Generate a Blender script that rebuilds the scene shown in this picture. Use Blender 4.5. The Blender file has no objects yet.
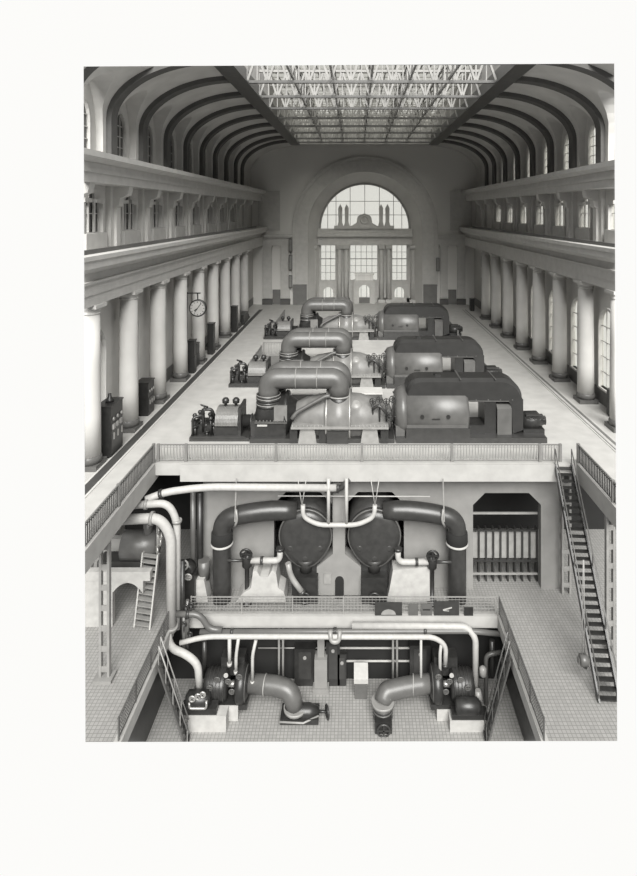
import bpy, bmesh, math, random
from mathutils import Vector, Matrix
random.seed(5)
S = bpy.context.scene
COL = S.collection
PI = math.pi
# ------------------------------------------------------------------ camera, sky, exposure
EYE = 15.0                      # eye height over the turbine floor (the photographer stands on the crane)
F = 560.0                       # focal length in pixels of a 637 x 876 frame
VX, VY = 356.0, 212.0           # vanishing point of the hall
cam = bpy.data.cameras.new('camera'); co = bpy.data.objects.new('camera', cam); COL.objects.link(co)
co.location = (0, 0, EYE); co.rotation_euler = (PI/2, 0, 0)
cam.sensor_fit = 'HORIZONTAL'; cam.sensor_width = 36; cam.lens = 36*F/637
cam.shift_x = -(VX-318.5)/637; cam.shift_y = (VY-438)/637
cam.clip_end = 400
S.camera = co
w = bpy.data.worlds.new('sky'); S.world = w; w.use_nodes = True
bg = w.node_tree.nodes['Background']; bg.inputs[0].default_value = (1.0, 0.995, 0.975, 1); bg.inputs[1].default_value = 1.0
# overcast sky, dimmer in the half behind the photographer
wt = w.node_tree; g_ = wt.nodes.new('ShaderNodeTexCoord'); sp = wt.nodes.new('ShaderNodeSeparateXYZ'); mr = wt.nodes.new('ShaderNodeMapRange')
wt.links.new(g_.outputs['Generated'], sp.inputs[0]); wt.links.new(sp.outputs['Y'], mr.inputs['Value'])
mr.inputs['From Min'].default_value = -.9; mr.inputs['From Max'].default_value = .35; mr.inputs['To Min'].default_value = .25; mr.inputs['To Max'].default_value = 1.06
wt.links.new(mr.outputs[0], bg.inputs[1])
def sun(name, rot, e, ang):
    l = bpy.data.lights.new(name, 'SUN'); l.energy = e; l.angle = ang; l.color = (1, .99, .96)
    o = bpy.data.objects.new(name, l); COL.objects.link(o); o.rotation_euler = rot
sun('hazy_sun', (math.radians(52), 0, math.radians(6)), 8.6, math.radians(40))
S.view_settings.view_transform = 'Standard'; S.view_settings.look = 'None'
S.view_settings.exposure = -0.12; S.view_settings.gamma = 1; S.view_settings.use_curve_mapping = False

# ------------------------------------------------------------------ materials
def mat(name, v, rough=.7, metal=0, noise=.10, nscale=1.5, tint=(1, .985, .95), spec=.4, bump=0):
    m = bpy.data.materials.new(name); m.use_nodes = True; nt = m.node_tree; b = nt.nodes['Principled BSDF']
    b.inputs['Roughness'].default_value = rough; b.inputs['Metallic'].default_value = metal
    b.inputs['Specular IOR Level'].default_value = spec
    tc = nt.nodes.new('ShaderNodeTexCoord'); n = nt.nodes.new('ShaderNodeTexNoise')
    n.inputs['Scale'].default_value = nscale; n.inputs['Detail'].default_value = 6
    nt.links.new(tc.outputs['Object'], n.inputs['Vector'])
    r = nt.nodes.new('ShaderNodeValToRGB'); nt.links.new(n.outputs['Fac'], r.inputs[0])
    a, c = v*(1-noise), v*(1+noise)
    r.color_ramp.elements[0].position = .3; r.color_ramp.elements[1].position = .7
    r.color_ramp.elements[0].color = (a*tint[0], a*tint[1], a*tint[2], 1)
    r.color_ramp.elements[1].color = (c*tint[0], c*tint[1], c*tint[2], 1)
    nt.links.new(r.outputs[0], b.inputs['Base Color'])
    if bump:
        bp = nt.nodes.new('ShaderNodeBump'); bp.inputs['Strength'].default_value = bump
        nt.links.new(n.outputs['Fac'], bp.inputs['Height']); nt.links.new(bp.outputs[0], b.inputs['Normal'])
    return m
def tile_mat(name, v, g, size, plane='XY', mortar=.12, rough=.5):
    m = mat(name, v, rough); nt = m.node_tree; b = nt.nodes['Principled BSDF']
    tc = nt.nodes.new('ShaderNodeTexCoord'); br = nt.nodes.new('ShaderNodeTexBrick')
    br.offset = 0; br.squash = 1
    br.inputs['Scale'].default_value = 1/size; br.inputs['Brick Width'].default_value = 1; br.inputs['Row Height'].default_value = 1
    br.inputs['Mortar Size'].default_value = mortar; br.inputs['Mortar Smooth'].default_value = .2
    br.inputs['Color1'].default_value = (v, v*.985, v*.95, 1); br.inputs['Color2'].default_value = (v*.86, v*.85, v*.82, 1)
    br.inputs['Mortar'].default_value = (g, g*.985, g*.95, 1)
    nt.links.new(tc.outputs['Object'], br.inputs['Vector']); nt.links.new(br.outputs['Color'], b.inputs['Base Color'])
    return m
def glass_mat(name, tr, v=.8, frost=.25):
    m = bpy.data.materials.new(name); m.use_nodes = True; nt = m.node_tree; nt.nodes.clear()
    out = nt.nodes.new('ShaderNodeOutputMaterial'); t = nt.nodes.new('ShaderNodeBsdfTransparent'); t.inputs[0].default_value = (tr, tr, tr*.97, 1)
    d = nt.nodes.new('ShaderNodeBsdfTranslucent'); d.inputs[0].default_value = (v, v*.985, v*.95, 1)
    n = nt.nodes.new('ShaderNodeTexNoise'); n.inputs['Scale'].default_value = .6
    mm = nt.nodes.new('ShaderNodeMath'); mm.operation = 'MULTIPLY'; mm.inputs[1].default_value = frost*2
    nt.links.new(n.outputs['Fac'], mm.inputs[0])
    a = nt.nodes.new('ShaderNodeMixShader'); nt.links.new(mm.outputs[0], a.inputs[0])
    nt.links.new(t.outputs[0], a.inputs[1]); nt.links.new(d.outputs[0], a.inputs[2])
    g = nt.nodes.new('ShaderNodeBsdfGlossy'); g.inputs['Roughness'].default_value = .1
    c = nt.nodes.new('ShaderNodeMixShader'); c.inputs[0].default_value = .05
    nt.links.new(a.outputs[0], c.inputs[1]); nt.links.new(g.outputs[0], c.inputs[2]); nt.links.new(c.outputs[0], out.inputs[0])
    return m
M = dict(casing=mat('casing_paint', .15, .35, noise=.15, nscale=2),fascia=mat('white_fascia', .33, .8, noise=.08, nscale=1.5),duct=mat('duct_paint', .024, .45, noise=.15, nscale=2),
 plaster=mat('plaster', .50, .85, nscale=.7, noise=.06), plaster_d=mat('plaster_vault', .50, .85, nscale=.6, noise=.10),
 stone=tile_mat('stone_blocks', .74, .62, 1.0, mortar=.03, rough=.8), stonew=mat('cornice_stone', .46, .8, noise=.07),
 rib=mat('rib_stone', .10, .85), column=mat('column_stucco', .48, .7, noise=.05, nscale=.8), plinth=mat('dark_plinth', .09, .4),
 dado=mat('dado_panel', .15, .5), floor=mat('terrazzo', .42, .45, noise=.09, nscale=1.0), strip=mat('dark_strip', .05, .6),
 tile=tile_mat('small_tiles', .27, .16, .19, mortar=.09), pitt=tile_mat('pit_tiles', .30, .17, .19, mortar=.09),
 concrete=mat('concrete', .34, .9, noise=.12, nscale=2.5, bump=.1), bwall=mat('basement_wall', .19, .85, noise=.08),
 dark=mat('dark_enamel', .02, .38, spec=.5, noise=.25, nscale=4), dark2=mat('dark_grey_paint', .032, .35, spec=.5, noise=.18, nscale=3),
 mid=mat('mid_grey_paint', .085, .38, spec=.5, noise=.15, nscale=2), light=mat('light_grey_paint', .22, .4, spec=.5, noise=.12, nscale=3),
 steel=mat('bright_steel', .38, .35, .6, noise=.1), white=mat('white_lagging', .34, .6, noise=.08, nscale=5),
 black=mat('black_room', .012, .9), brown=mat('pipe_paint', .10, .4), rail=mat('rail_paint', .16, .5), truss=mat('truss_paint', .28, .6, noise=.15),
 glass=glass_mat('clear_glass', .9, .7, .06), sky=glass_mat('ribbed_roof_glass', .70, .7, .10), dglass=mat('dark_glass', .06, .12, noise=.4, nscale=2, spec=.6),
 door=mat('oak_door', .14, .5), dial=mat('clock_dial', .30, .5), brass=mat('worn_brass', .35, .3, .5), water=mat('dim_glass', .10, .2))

# ------------------------------------------------------------------ mesh helpers
class MB:
    def __init__(s): s.v = []; s.f = []; s.sm = []
    def add(s, vs, fs, smooth=False):
        n = len(s.v); s.v += [tuple(v) for v in vs]; s.f += [tuple(i+n for i in f) for f in fs]; s.sm += [smooth]*len(fs); return s
    def box(s, x0, x1, y0, y1, z0, z1):
        if x0 > x1: x0, x1 = x1, x0
        vs = [(x, y, z) for z in (z0, z1) for y in (y0, y1) for x in (x0, x1)]
        return s.add(vs, [(0, 2, 3, 1), (4, 5, 7, 6), (0, 1, 5, 4), (2, 6, 7, 3), (0, 4, 6, 2), (1, 3, 7, 5)])
    def bar(s, p, q, w, h=None):
        p, q = Vector(p), Vector(q); h = h or w; d = (q-p).normalized()
        up = Vector((0, 0, 1)) if abs(d.z) < .95 else Vector((0, 1, 0))
        a = d.cross(up).normalized()*w/2; b = a.cross(d).normalized()*h/2
        vs = [e+i*a+j*b for e in (p, q) for i, j in ((-1, -1), (1, -1), (1, 1), (-1, 1))]
        return s.add(vs, [(3, 2, 1, 0), (4, 5, 6, 7), (0, 1, 5, 4), (1, 2, 6, 5), (2, 3, 7, 6), (3, 0, 4, 7)])
    def tube(s, pts, r, n=14, closed=False, cap=True):
        pts = [Vector(p) for p in pts]; k = len(pts); rs = r if isinstance(r, (list, tuple)) else [r]*k
        t = []
        for i in range(k):
            a = pts[(i-1) % k] if (closed or i > 0) else pts[i]; b = pts[(i+1) % k] if (closed or i < k-1) else pts[i]
            t.append((b-a).normalized())
        up = Vector((0, 0, 1)) if abs(t[0].z) < .9 else Vector((0, 1, 0))
        u = t[0].cross(up).normalized(); vs = []
        for i in range(k):
            u = (u-u.dot(t[i])*t[i]).normalized(); v = t[i].cross(u)
            vs += [pts[i]+(u*math.cos(2*PI*j/n)+v*math.sin(2*PI*j/n))*rs[i] for j in range(n)]
        fs = []
        for i in range(k if closed else k-1):
            for j in range(n):
                a, b = i*n+j, i*n+(j+1) % n; c, d = ((i+1) % k)*n+(j+1) % n, ((i+1) % k)*n+j
                fs.append((a, b, c, d))
        s.add(vs, fs, True)
        if cap and not closed:
            m = len(s.v)-len(vs); s.f += [tuple(m+j for j in reversed(range(n))), tuple(m+(k-1)*n+j for j in range(n))]; s.sm += [False]*2
        return s
    def cyl(s, p, q, r, n=16, r2=None): return s.tube([p, q], [r, r if r2 is None else r2], n)
    def lathe(s, o, axis, prof, n=24):                 # prof: list of (along, radius)
        o = Vector(o); ax = Vector(axis).normalized()
        return s.tube_straight([o+ax*a for a, _ in prof], [r for _, r in prof], ax, n)
    def tube_straight(s, pts, rs, ax, n):
        up = Vector((0, 0, 1)) if abs(ax.z) < .9 else Vector((0, 1, 0)); u = ax.cross(up).normalized(); v = ax.cross(u); vs = []
        for p, r in zip(pts, rs): vs += [p+(u*math.cos(2*PI*j/n)+v*math.sin(2*PI*j/n))*r for j in range(n)]
        k = len(pts); fs = [(i*n+j, i*n+(j+1) % n, (i+1)*n+(j+1) % n, (i+1)*n+j) for i in range(k-1) for j in range(n)]
        b = len(s.v); s.add(vs, fs, True); s.f += [tuple(b+j for j in reversed(range(n))), tuple(b+(k-1)*n+j for j in range(n))]; s.sm += [False]*2
        return s
    def prism(s, poly, axis, a, b):                    # poly in the plane across the axis; 'y': (x,z)  'x': (y,z)  'z': (x,y)
        n = len(poly)
        def P(p, t): return {'y': (p[0], t, p[1]), 'x': (t, p[0], p[1]), 'z': (p[0], p[1], t)}[axis]
        vs = [P(p, a) for p in poly]+[P(p, b) for p in poly]
        return s.add(vs, [tuple(range(n)), tuple(reversed(range(n, 2*n)))]+[(i, n+i, n+(i+1) % n, (i+1) % n) for i in range(n)])
    def ring(s, c, axis, R, r, n=20, m=8):
        c = Vector(c); ax = Vector(axis).normalized(); up = Vector((0, 0, 1)) if abs(ax.z) < .9 else Vector((0, 1, 0)); u = ax.cross(up).normalized(); v = ax.cross(u)
        return s.tube([c+(u*math.cos(2*PI*i/n)+v*math.sin(2*PI*i/n))*R for i in range(n)], r, m, closed=True)
    def wheel(s, c, axis, R, r=.03):
        s.ring(c, axis, R, r, 16, 6); c = Vector(c); ax = Vector(axis).normalized(); up = Vector((0, 0, 1)) if abs(ax.z) < .9 else Vector((0, 1, 0)); u = ax.cross(up).normalized(); v = ax.cross(u)
        s.bar(c-u*R, c+u*R, r*1.4); s.bar(c-v*R, c+v*R, r*1.4); return s
    def build(s, name, m, parent=None, kind=None):
        me = bpy.data.meshes.new(name); off = parent_world(parent)
        me.from_pydata([tuple(Vector(v)-off) for v in s.v], [], s.f); me.materials.append(m if not isinstance(m, str) else M[m])
        me.polygons.foreach_set('use_smooth', s.sm)
        bm = bmesh.new(); bm.from_mesh(me); bmesh.ops.recalc_face_normals(bm, faces=bm.faces); bm.to_mesh(me); bm.free()
        o = bpy.data.objects.new(name, me); COL.objects.link(o)
        if parent: o.parent = parent
        if kind: o['kind'] = kind
        return o
def parent_world(p):
    v = Vector((0, 0, 0))
    while p: v = v+p.location; p = p.parent
    return v
def tag(o, label, cat, group=None):
    o['label'] = label; o['category'] = cat
    if group: o['group'] = group
    return o
def thing(name, label, cat, loc, group=None):
    o = bpy.data.objects.new(name, None); COL.objects.link(o); o.location = loc; o.empty_display_size = .3
    return tag(o, label, cat, group)
def kids(o): return [c for c in bpy.data.objects if c.parent == o]
def dup(root, loc, label, parent=None):
    c = root.copy(); COL.objects.link(c)
    if parent: c.parent = parent
    else: c.location = loc; c['label'] = label
    for ch in kids(root): dup(ch, None, None, c)
    return c
def at(px, py, Y): return Vector(((px-VX)*Y/F, Y, EYE-(py-VY)*Y/F))
def rounded(pts, R, n=6):                              # polyline with round bends
    pts = [Vector(p) for p in pts]; out = [pts[0]]
    for i in range(1, len(pts)-1):
        a, b, c = pts[i-1], pts[i], pts[i+1]; d1 = (a-b); d2 = (c-b)
        r = min(R, d1.length*.49, d2.length*.49); p = b+d1.normalized()*r; q = b+d2.normalized()*r
        for k in range(n+1):
            t = k/n; out.append(p*(1-t)**2+b*2*t*(1-t)+q*t*t)
    out.append(pts[-1]); return out
ORD = ['nearest', 'second', 'third', 'fourth', 'fifth', 'sixth', 'seventh', 'eighth', 'ninth', 'tenth']
def nth(i, what=''): return 'nearest the viewer' if i == 0 else ORD[i]+' from the viewer'

# ------------------------------------------------------------------ the hall: dimensions
AX = 1.25                                               # hall axis
BAY = 5.69; Y0 = 33.0; YC = [Y0+BAY*k for k in range(9)]
YB = [Y0+BAY*(k+.5) for k in range(-1, 8)]              # bay centres
YN, YE, YF = 20.0, 81.5, 91.0                             # near limit, end of arcade, far wall
EDGE = 33.2                                             # front edge of the turbine floor
XL, XR = -11.9, 13.08                                   # edges of the side galleries
ZD, ZP = -8.0, -12.5                                    # basement deck and pit floor
def X(side, d): return AX+side*d

def arch_pts(c, hw, z0, zs, rise, n=10):
    return [(c-hw, z0), (c-hw, zs)]+[(c-hw*math.cos(PI*i/n), zs+rise*math.sin(PI*i/n)) for i in range(1, n)]+[(c+hw, zs), (c+hw, z0)]
def wall_with_arches(mb, side, d0, d1, ya, yb, z0, z1, holes):
    """wall slab across x between d0 and d1, with arched holes (centre, half width, sill, spring, rise)"""
    y = ya
    for (c, hw, s0, zs, rise) in sorted(holes):
        mb.box(X(side, d0), X(side, d1), y, c-hw, z0, z1); y = c+hw
        if s0 > z0: mb.box(X(side, d0), X(side, d1), c-hw, c+hw, z0, s0)
        n = 12
        for i in range(n):
            a, b = -math.cos(PI*i/n), -math.cos(PI*(i+1)/n)
            za, zb = zs+rise*math.sin(PI*i/n), zs+rise*math.sin(PI*(i+1)/n)
            mb.prism([(c+hw*a, za), (c+hw*b, zb), (c+hw*b, z1), (c+hw*a, z1)], 'x', X(side, d0), X(side, d1))
    mb.box(X(side, d0), X(side, d1), y, yb, z0, z1)
wn = [0]
def win_name(): wn[0] += 1; return 'window_%d' % wn[0]

HW = 1.5
for side, nm in ((-1, 'left'), (1, 'right')):
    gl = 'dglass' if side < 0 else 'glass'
    # ground storey wall with tall arched windows / blind niches
    mb = MB(); sh = 1.2 if side > 0 else 0; holes = [(c+sh, HW, 1.3, 6.1, HW) for c in YB if c > 28 and c < YE]
    wall_with_arches(mb, side, 18.0, 18.3, YN, YF+.5, 0, 9.6, holes)
    if side < 0: mb.box(X(side, 18.3), X(side, 18.6), YN, YF+.5, 0, 9.6)
    # gallery storey wall with stepped windows
    y = YN
    for c in YB:
        if c < 28: continue
        mb.box(X(side, 18.2), X(side, 18.42), y, c-1.15, 9.6, 18.33); y = c+1.15
        mb.box(X(side, 18.2), X(side, 18.42), c-1.15, c+1.15, 9.6, 13.7)
        for a, b, t in ((-1.15, -.42, 15.6), (-.42, .42, 16.2), (.42, 1.15, 15.6)):
            mb.box(X(side, 18.2), X(side, 18.42), c+a, c+b, t, 18.33)
    mb.box(X(side, 18.2), X(side, 18.42), y, YF+.5, 9.6, 18.33)
    # wall below the gallery down to the basement
    mb.box(X(side, 18.0), X(side, 18.7), YN, YF, ZP-1, 0)
    mb.build('wall_'+nm, 'plaster', None, 'structure')
    # entablature over the columns
    mb = MB()
    mb.box(X(side, 16.35), X(side, 18.2), YN, YF, 9.6, 10.25); mb.box(X(side, 16.28), X(side, 18.2), YN, YF, 10.25, 10.9)
    mb.box(X(side, 16.15), X(side, 18.2), YN, YF, 10.9, 11.05); mb.box(X(side, 16.4), X(side, 18.2), YN, YF, 11.05, 11.55)
    mb.prism([(X(side, 18.2), 11.55), (X(side, 16.2), 11.55), (X(side, 15.8), 11.85), (X(side, 15.6), 11.9), (X(side, 15.6), 12.3), (X(side, 15.5), 12.35), (X(side, 15.5), 12.6), (X(side, 18.2), 12.6)], 'y', YN, YF)
    mb.build('trim_1' if side < 0 else 'trim_2', 'stonew', None, 'structure')
    mb = MB(); mb.box(X(side, 16.3), X(side, 16.55), YN, YE+3, 12.6, 12.85); mb.build('trim_3' if side < 0 else 'trim_4', 'plinth', None, 'structure')
    # upper beam and cornice
    mb = MB()
    mb.box(X(side, 16.55), X(side, 18.2), YN, YF, 16.75, 17.3); mb.box(X(side, 16.45), X(side, 18.2), YN, YF, 17.3, 17.55); mb.box(X(side, 16.5), X(side, 18.2), YN, YF, 17.55, 17.9)
    mb.prism([(X(side, 18.7), 17.9), (X(side, 16.3), 17.9), (X(side, 15.95), 18.1), (X(side, 15.8), 18.12), (X(side, 15.8), 18.45), (X(side, 18.7), 18.45)], 'y', YN, YF)
    mb.build('trim_5' if side < 0 else 'trim_6', 'stonew', None, 'structure')
    # gallery piers with brackets, pilasters
    mb = MB()
    for k, c in enumerate([Y0-BAY]+YC+[YC[-1]+BAY]):
        mb.box(X(side, 17.85), X(side, 18.2), c-.8, c+.8, 12.6, 16.75)
        mb.box(X(side, 17.65), X(side, 17.85), c-.3, c+.3, 12.6, 15.3)
        mb.prism([(X(side, 17.85), 15.2), (X(side, 17.5), 15.4), (X(side, 17.4), 15.95), (X(side, 16.9), 16.15), (X(side, 16.75), 16.75), (X(side, 17.85), 16.75)], 'y', c-.35, c+.35)
        
    mb.build('trim_7' if side < 0 else 'trim_8', 'plaster', None, 'structure')
    # dado on the ground storey wall
    mb = MB()
    mb.box(X(side, 17.93), X(side, 18.0), YN, YF, 0, 1.15)
    mb.build('baseboard_'+nm, 'dado', None, 'structure')
    # arched windows
    for c in YB:
        if c < 28 or c > YE: continue
        cc = c; c = cc+sh; w_ = MB(); P = arch_pts(c, HW, 1.3, 6.1, HW)
        for i in range(len(P)-1): w_.bar((X(side, 17.98), *P[i]), (X(side, 17.98), *P[i+1]), .22, .2)
        if side > 0:
            for yy in (-.5, .5): w_.bar((X(side, 18.12), c+yy, 1.3), (X(side, 18.12), c+yy, 7.4), .07)
            for zz in (2.5, 3.7, 4.9, 6.1): w_.bar((X(side, 18.12), c-HW, zz), (X(side, 18.12), c+HW, zz), .07)
        w_.box(X(side, 17.85), X(side, 18.3), c-1.65, c+1.65, 1.15, 1.3)
        fo = w_.build(win_name(), 'plaster', None, 'structure')
        if side > 0:
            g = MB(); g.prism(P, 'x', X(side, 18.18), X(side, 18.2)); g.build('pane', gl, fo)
        # stepped gallery window
        c = cc
        w_ = MB()
        for a, b, t in ((-1.15, -.42, 15.6), (-.42, .42, 16.2), (.42, 1.15, 15.6)):
            w_.box(X(side, 18.16), X(side, 18.3), c+a+(.0 if a < 0 else -.08), c+a+.08, 13.7, t)
            w_.box(X(side, 17.98), X(side, 18.25), c+a-.1, c+b+.1, t+.01, t+.28)
            w_.bar((X(side, 18.28), c+a, 14.9), (X(side, 18.28), c+b, 14.9), .05)
        for e in (-1, 1): w_.box(X(side, 17.98), X(side, 18.25), c+e*1.3-.12, c+e*1.3+.12, 13.66, 15.55)
        w_.box(X(side, 17.8), X(side, 18.3), c-1.45, c+1.45, 12.6, 13.65)
        fo = w_.build(win_name(), 'stonew', None, 'structure')
        g = MB(); P = [(c-1.15, 13.7), (c-1.15, 15.6), (c-.42, 15.6), (c-.42, 16.2), (c+.42, 16.2), (c+.42, 15.6), (c+1.15, 15.6), (c+1.15, 13.7)]
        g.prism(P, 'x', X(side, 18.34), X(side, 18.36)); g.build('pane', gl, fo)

# ------------------------------------------------------------------ vault with lunettes
VD, VC, VA, VB_, VZ = 18.3, 10.8, 7.5, 4.3, 21.4
def vault_d(z): return VD if z <= VZ else VC+VA*math.sqrt(max(0, 1-((z-VZ)/VB_)**2))
VT = 25.55
def vault_col(z0, n=16):                               # points (d, z) from z0 to the crown
    pts = []
    if z0 < VZ: pts.append((VD, z0)); t0 = 0
    else: t0 = math.asin(min(1, (z0-VZ)/VB_))
    t1 = PI/2
    for i in range(n+1):
        t = t0+(t1-t0)*i/n; pts.append((VC+VA*math.cos(t), VZ+VB_*math.sin(t)))
    while len(pts) < n+2: pts.insert(0, pts[0])
    return pts
LW, LZ, LR = 1.9, 20.3, 3.7
ribn = 9
for side, nm in ((-1, 'left'), (1, 'right')):
    mb = MB()
    def strip(y0, y1, za, zb):
        A, B = vault_col(za), vault_col(zb); n = len(A)
        vs = [(X(side, d), y0, z) for d, z in A]+[(X(side, d), y1, z) for d, z in B]
        mb.add(vs, [(i, i+1, n+i+1, n+i) for i in range(n-1)], True)
    for c in YB:
        if c < 28: continue
        strip(c-BAY/2, c-LW, 18.4, 18.4); strip(c+LW, c+BAY/2, 18.4, 18.4)
        N = 14; yl = [-LW*math.cos(PI*i/N) for i in range(N+1)]; zl = [LZ+LR*math.sin(PI*i/N) for i in range(N+1)]
        for i in range(N):
            strip(c+yl[i], c+yl[i+1], zl[i], zl[i+1])
            a, b = vault_d(zl[i]), vault_d(zl[i+1])
            mb.add([(X(side, a), c+yl[i], zl[i]), (X(side, b), c+yl[i+1], zl[i+1]), (X(side, 18.8), c+yl[i+1], zl[i+1]), (X(side, 18.8), c+yl[i], zl[i])], [(0, 1, 2, 3)], True)
        for e in (-1, 1): mb.add([(X(side, VD), c+e*LW, 18.4), (X(side, 18.8), c+e*LW, 18.4), (X(side, 18.8), c+e*LW, LZ), (X(side, VD), c+e*LW, LZ)], [(0, 1, 2, 3)])
    strip(YB[-1]+BAY/2, YF, 18.4, 18.4)
    mb.build('ceiling', 'plaster_d', None, 'structure')
    # outer wall behind the lunettes, with arched lights
    mb = MB(); wall_with_arches(mb, side, 18.8, 19.1, YN, YF, 18.3, 26.2, [(c, .95, 19.0, 20.9, 1.5) for c in YB if c > 28])
    mb.build('wall_'+nm, 'plaster', None, 'structure')
    for c in YB:
        if c < 28: continue
        w_ = MB(); P = arch_pts(c, .95, 19.0, 20.9, 1.5)
        for i in range(len(P)-1): w_.bar((X(side, 18.75), *P[i]), (X(side, 18.75), *P[i+1]), .14, .16)
        for yy in (-.32, .32): w_.bar((X(side, 18.9), c+yy, 19), (X(side, 18.9), c+yy, 22.2), .05)
        for zz in (19.8, 20.6, 21.4): w_.bar((X(side, 18.9), c-.95, zz), (X(side, 18.9), c+.95, zz), .05)
        w_.box(X(side, 18.5), X(side, 19.0), c-1.1, c+1.1, 18.8, 19.0)
        fo = w_.build(win_name(), 'stonew', None, 'structure')
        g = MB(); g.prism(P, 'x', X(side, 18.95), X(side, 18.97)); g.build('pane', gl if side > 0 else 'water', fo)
    # ribs
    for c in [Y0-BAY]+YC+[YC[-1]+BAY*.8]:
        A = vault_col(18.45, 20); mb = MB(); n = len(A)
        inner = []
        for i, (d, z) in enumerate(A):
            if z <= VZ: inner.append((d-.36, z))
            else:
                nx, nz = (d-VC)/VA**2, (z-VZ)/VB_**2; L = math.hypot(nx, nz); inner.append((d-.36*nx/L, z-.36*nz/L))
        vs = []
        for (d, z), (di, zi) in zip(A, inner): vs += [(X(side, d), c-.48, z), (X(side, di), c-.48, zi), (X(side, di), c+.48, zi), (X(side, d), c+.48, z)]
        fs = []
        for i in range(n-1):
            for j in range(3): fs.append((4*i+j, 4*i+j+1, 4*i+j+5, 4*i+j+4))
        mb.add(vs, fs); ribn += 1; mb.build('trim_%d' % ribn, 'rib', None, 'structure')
    # girder along the skylight
    mb = MB(); mb.box(X(side, 9.9), X(side, 10.9), YN, 84.5, 25.25, 26.3); mb.box(X(side, 9.7), X(side, 11.1), YN, 84.5, 25.1, 25.25)
    mb.build('trim_40' if side < 0 else 'trim_41', 'mid', None, 'structure')
    mb = MB(); mb.box(X(side, 9.9), X(side, 19.1), YN, YF+.5, 26.3, 26.5); mb.build('ceiling', 'plaster_d', None, 'structure')
# header and flat ceiling beyond the skylight
mb = MB(); mb.box(X(-1, 10.9), X(1, 10.9), 83.6, 84.5, 25.2, 29.6); mb.box(X(-1, 10.9), X(1, 10.9), 84.5, YF+.5, 25.9, 26.3)
mb.build('ceiling', 'plaster_d', None, 'structure')
mb = MB()
for i in range(24): mb.box(X(-1, 10)+i*.8333+.03, X(-1, 10)+(i+1)*.8333-.03, YN, 83.6, 28.9, 28.93)
mb.build('ceiling', 'sky', None, 'structure')
mb = MB()
for i in range(25): mb.box(X(-1, 10)+i*.8333-.05, X(-1, 10)+i*.8333+.05, YN, 83.6, 28.8, 28.9)
for k in range(40): mb.box(X(-1, 10), X(1, 10), YN+k*1.62, YN+k*1.62+.06, 28.75, 28.82)
mb.build('trim_42', 'truss', None, 'structure')
mb = MB()
for s_ in (-1, 1): mb.box(X(s_, 9.95), X(s_, 10.15), YN, 84, 26.3, 29.2)
mb.build('trim_43', 'stonew', None, 'structure')
# trusses across
z0, z1 = 25.25, 27.6
tr_Y = [YC[k] for k in range(9)]+[YC[8]+4.3]
def make_truss(Y, label):
    t = thing('roof_truss', label, 'roof truss', (AX, Y, z0), 'steel trusses crossing under the glass roof')
    b = MB(); b.box(X(-1, 9.9), X(1, 9.9), Y-.16, Y+.16, z0-.05, z0+.16); b.build('bottom_chord', 'mid', t)
    b = MB(); b.box(X(-1, 9.9), X(1, 9.9), Y-.14, Y+.14, z1-.12, z1+.1); b.build('top_chord', 'truss', t)
    b = MB(); n = 12; dx = 19.8/n
    for i in range(n):
        xa = X(-1, 9.9)+i*dx; xm = xa+dx/2
        b.bar((xa, Y, z0), (xa, Y, z1), .13); b.bar((xa, Y, z0), (xm, Y, z1), .17); b.bar((xm, Y, z1), (xa+dx, Y, z0), .17)
        b.bar((xm, Y, z0), (xm, Y, z1), .09)
        b.prism([(xa-.3, z0), (xa+.3, z0), (xa+.12, z0+.42), (xa-.12, z0+.42)], 'y', Y-.03, Y+.03)
        b.prism([(xm-.3, z1), (xm+.3, z1), (xm+.12, z1-.4), (xm-.12, z1-.4)], 'y', Y-.03, Y+.03)
    b.build('lattice_web', 'truss', t); return t
for i, Y in enumerate(tr_Y):
    make_truss(Y, 'flat steel lattice truss crossing under the glass roof, %s' % (nth(i) if i < 9 else 'last one beside the far wall'))
# trusses along the hall
for i, xx in enumerate([-5.1, -1.9, 1.25, 4.4, 7.6]):
    nmx = ['leftmost', 'second from left', 'middle one', 'second from right', 'rightmost'][i]
    t = thing('longitudinal_truss', 'long lattice truss running the length of the glass roof, '+nmx, 'roof truss', (xx, 36, z0), 'long lattice trusses of the roof')
    b = MB(); b.box(xx-.08, xx+.08, YN, 83.5, z1-.1, z1); b.box(xx-.08, xx+.08, YN, 83.5, z0+.5, z0+.62); b.build('chord', 'truss', t)
    b = MB(); yy = Y0-BAY
    while yy < 80.5:
        b.bar((xx, yy, z0+.55), (xx, yy+BAY/4, z1), .12); b.bar((xx, yy+BAY/4, z1), (xx, yy+BAY/2, z0+.55), .12); yy += BAY/2
    b.build('lattice_web', 'truss', t)

# ------------------------------------------------------------------ columns
def make_column(x, Y, label, group):
    t = thing('column', label, 'column', (x, Y, 0), group)
    b = MB(); b.box(x-.72, x+.72, Y-.72, Y+.72, 0, .3); b.lathe((x, Y, 0), (0, 0, 1), [(.3, .7), (.6, .7), (.68, .66), (.72, .64)], 28); b.build('plinth', 'plinth', t)
    b = MB(); b.lathe((x, Y, 0), (0, 0, 1), [(.72, .63), (3, .625), (6, .60), (9.02, .57)], 32); b.build('shaft', 'column', t)
    b = MB(); b.lathe((x, Y, 0), (0, 0, 1), [(9.0, .6), (9.08, .61), (9.1, .57), (9.22, .57), (9.3, .66), (9.38, .7)], 28); b.box(x-.72, x+.72, Y-.72, Y+.72, 9.38, 9.6); b.build('capital', 'column', t)
    return t
for side, nm in ((-1, 'left'), (1, 'right')):
    first = None; gp = 'round columns along the %s wall' % nm
    for i, Y in enumerate(YC):
        lab = 'tall round pale column with dark plinth along %s wall, %s' % (nm, nth(i))
        x = X(side, 16.95)
        if first is None: first = make_column(x, Y, lab, gp)
        else: dup(first, (x, Y, 0), lab)
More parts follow.
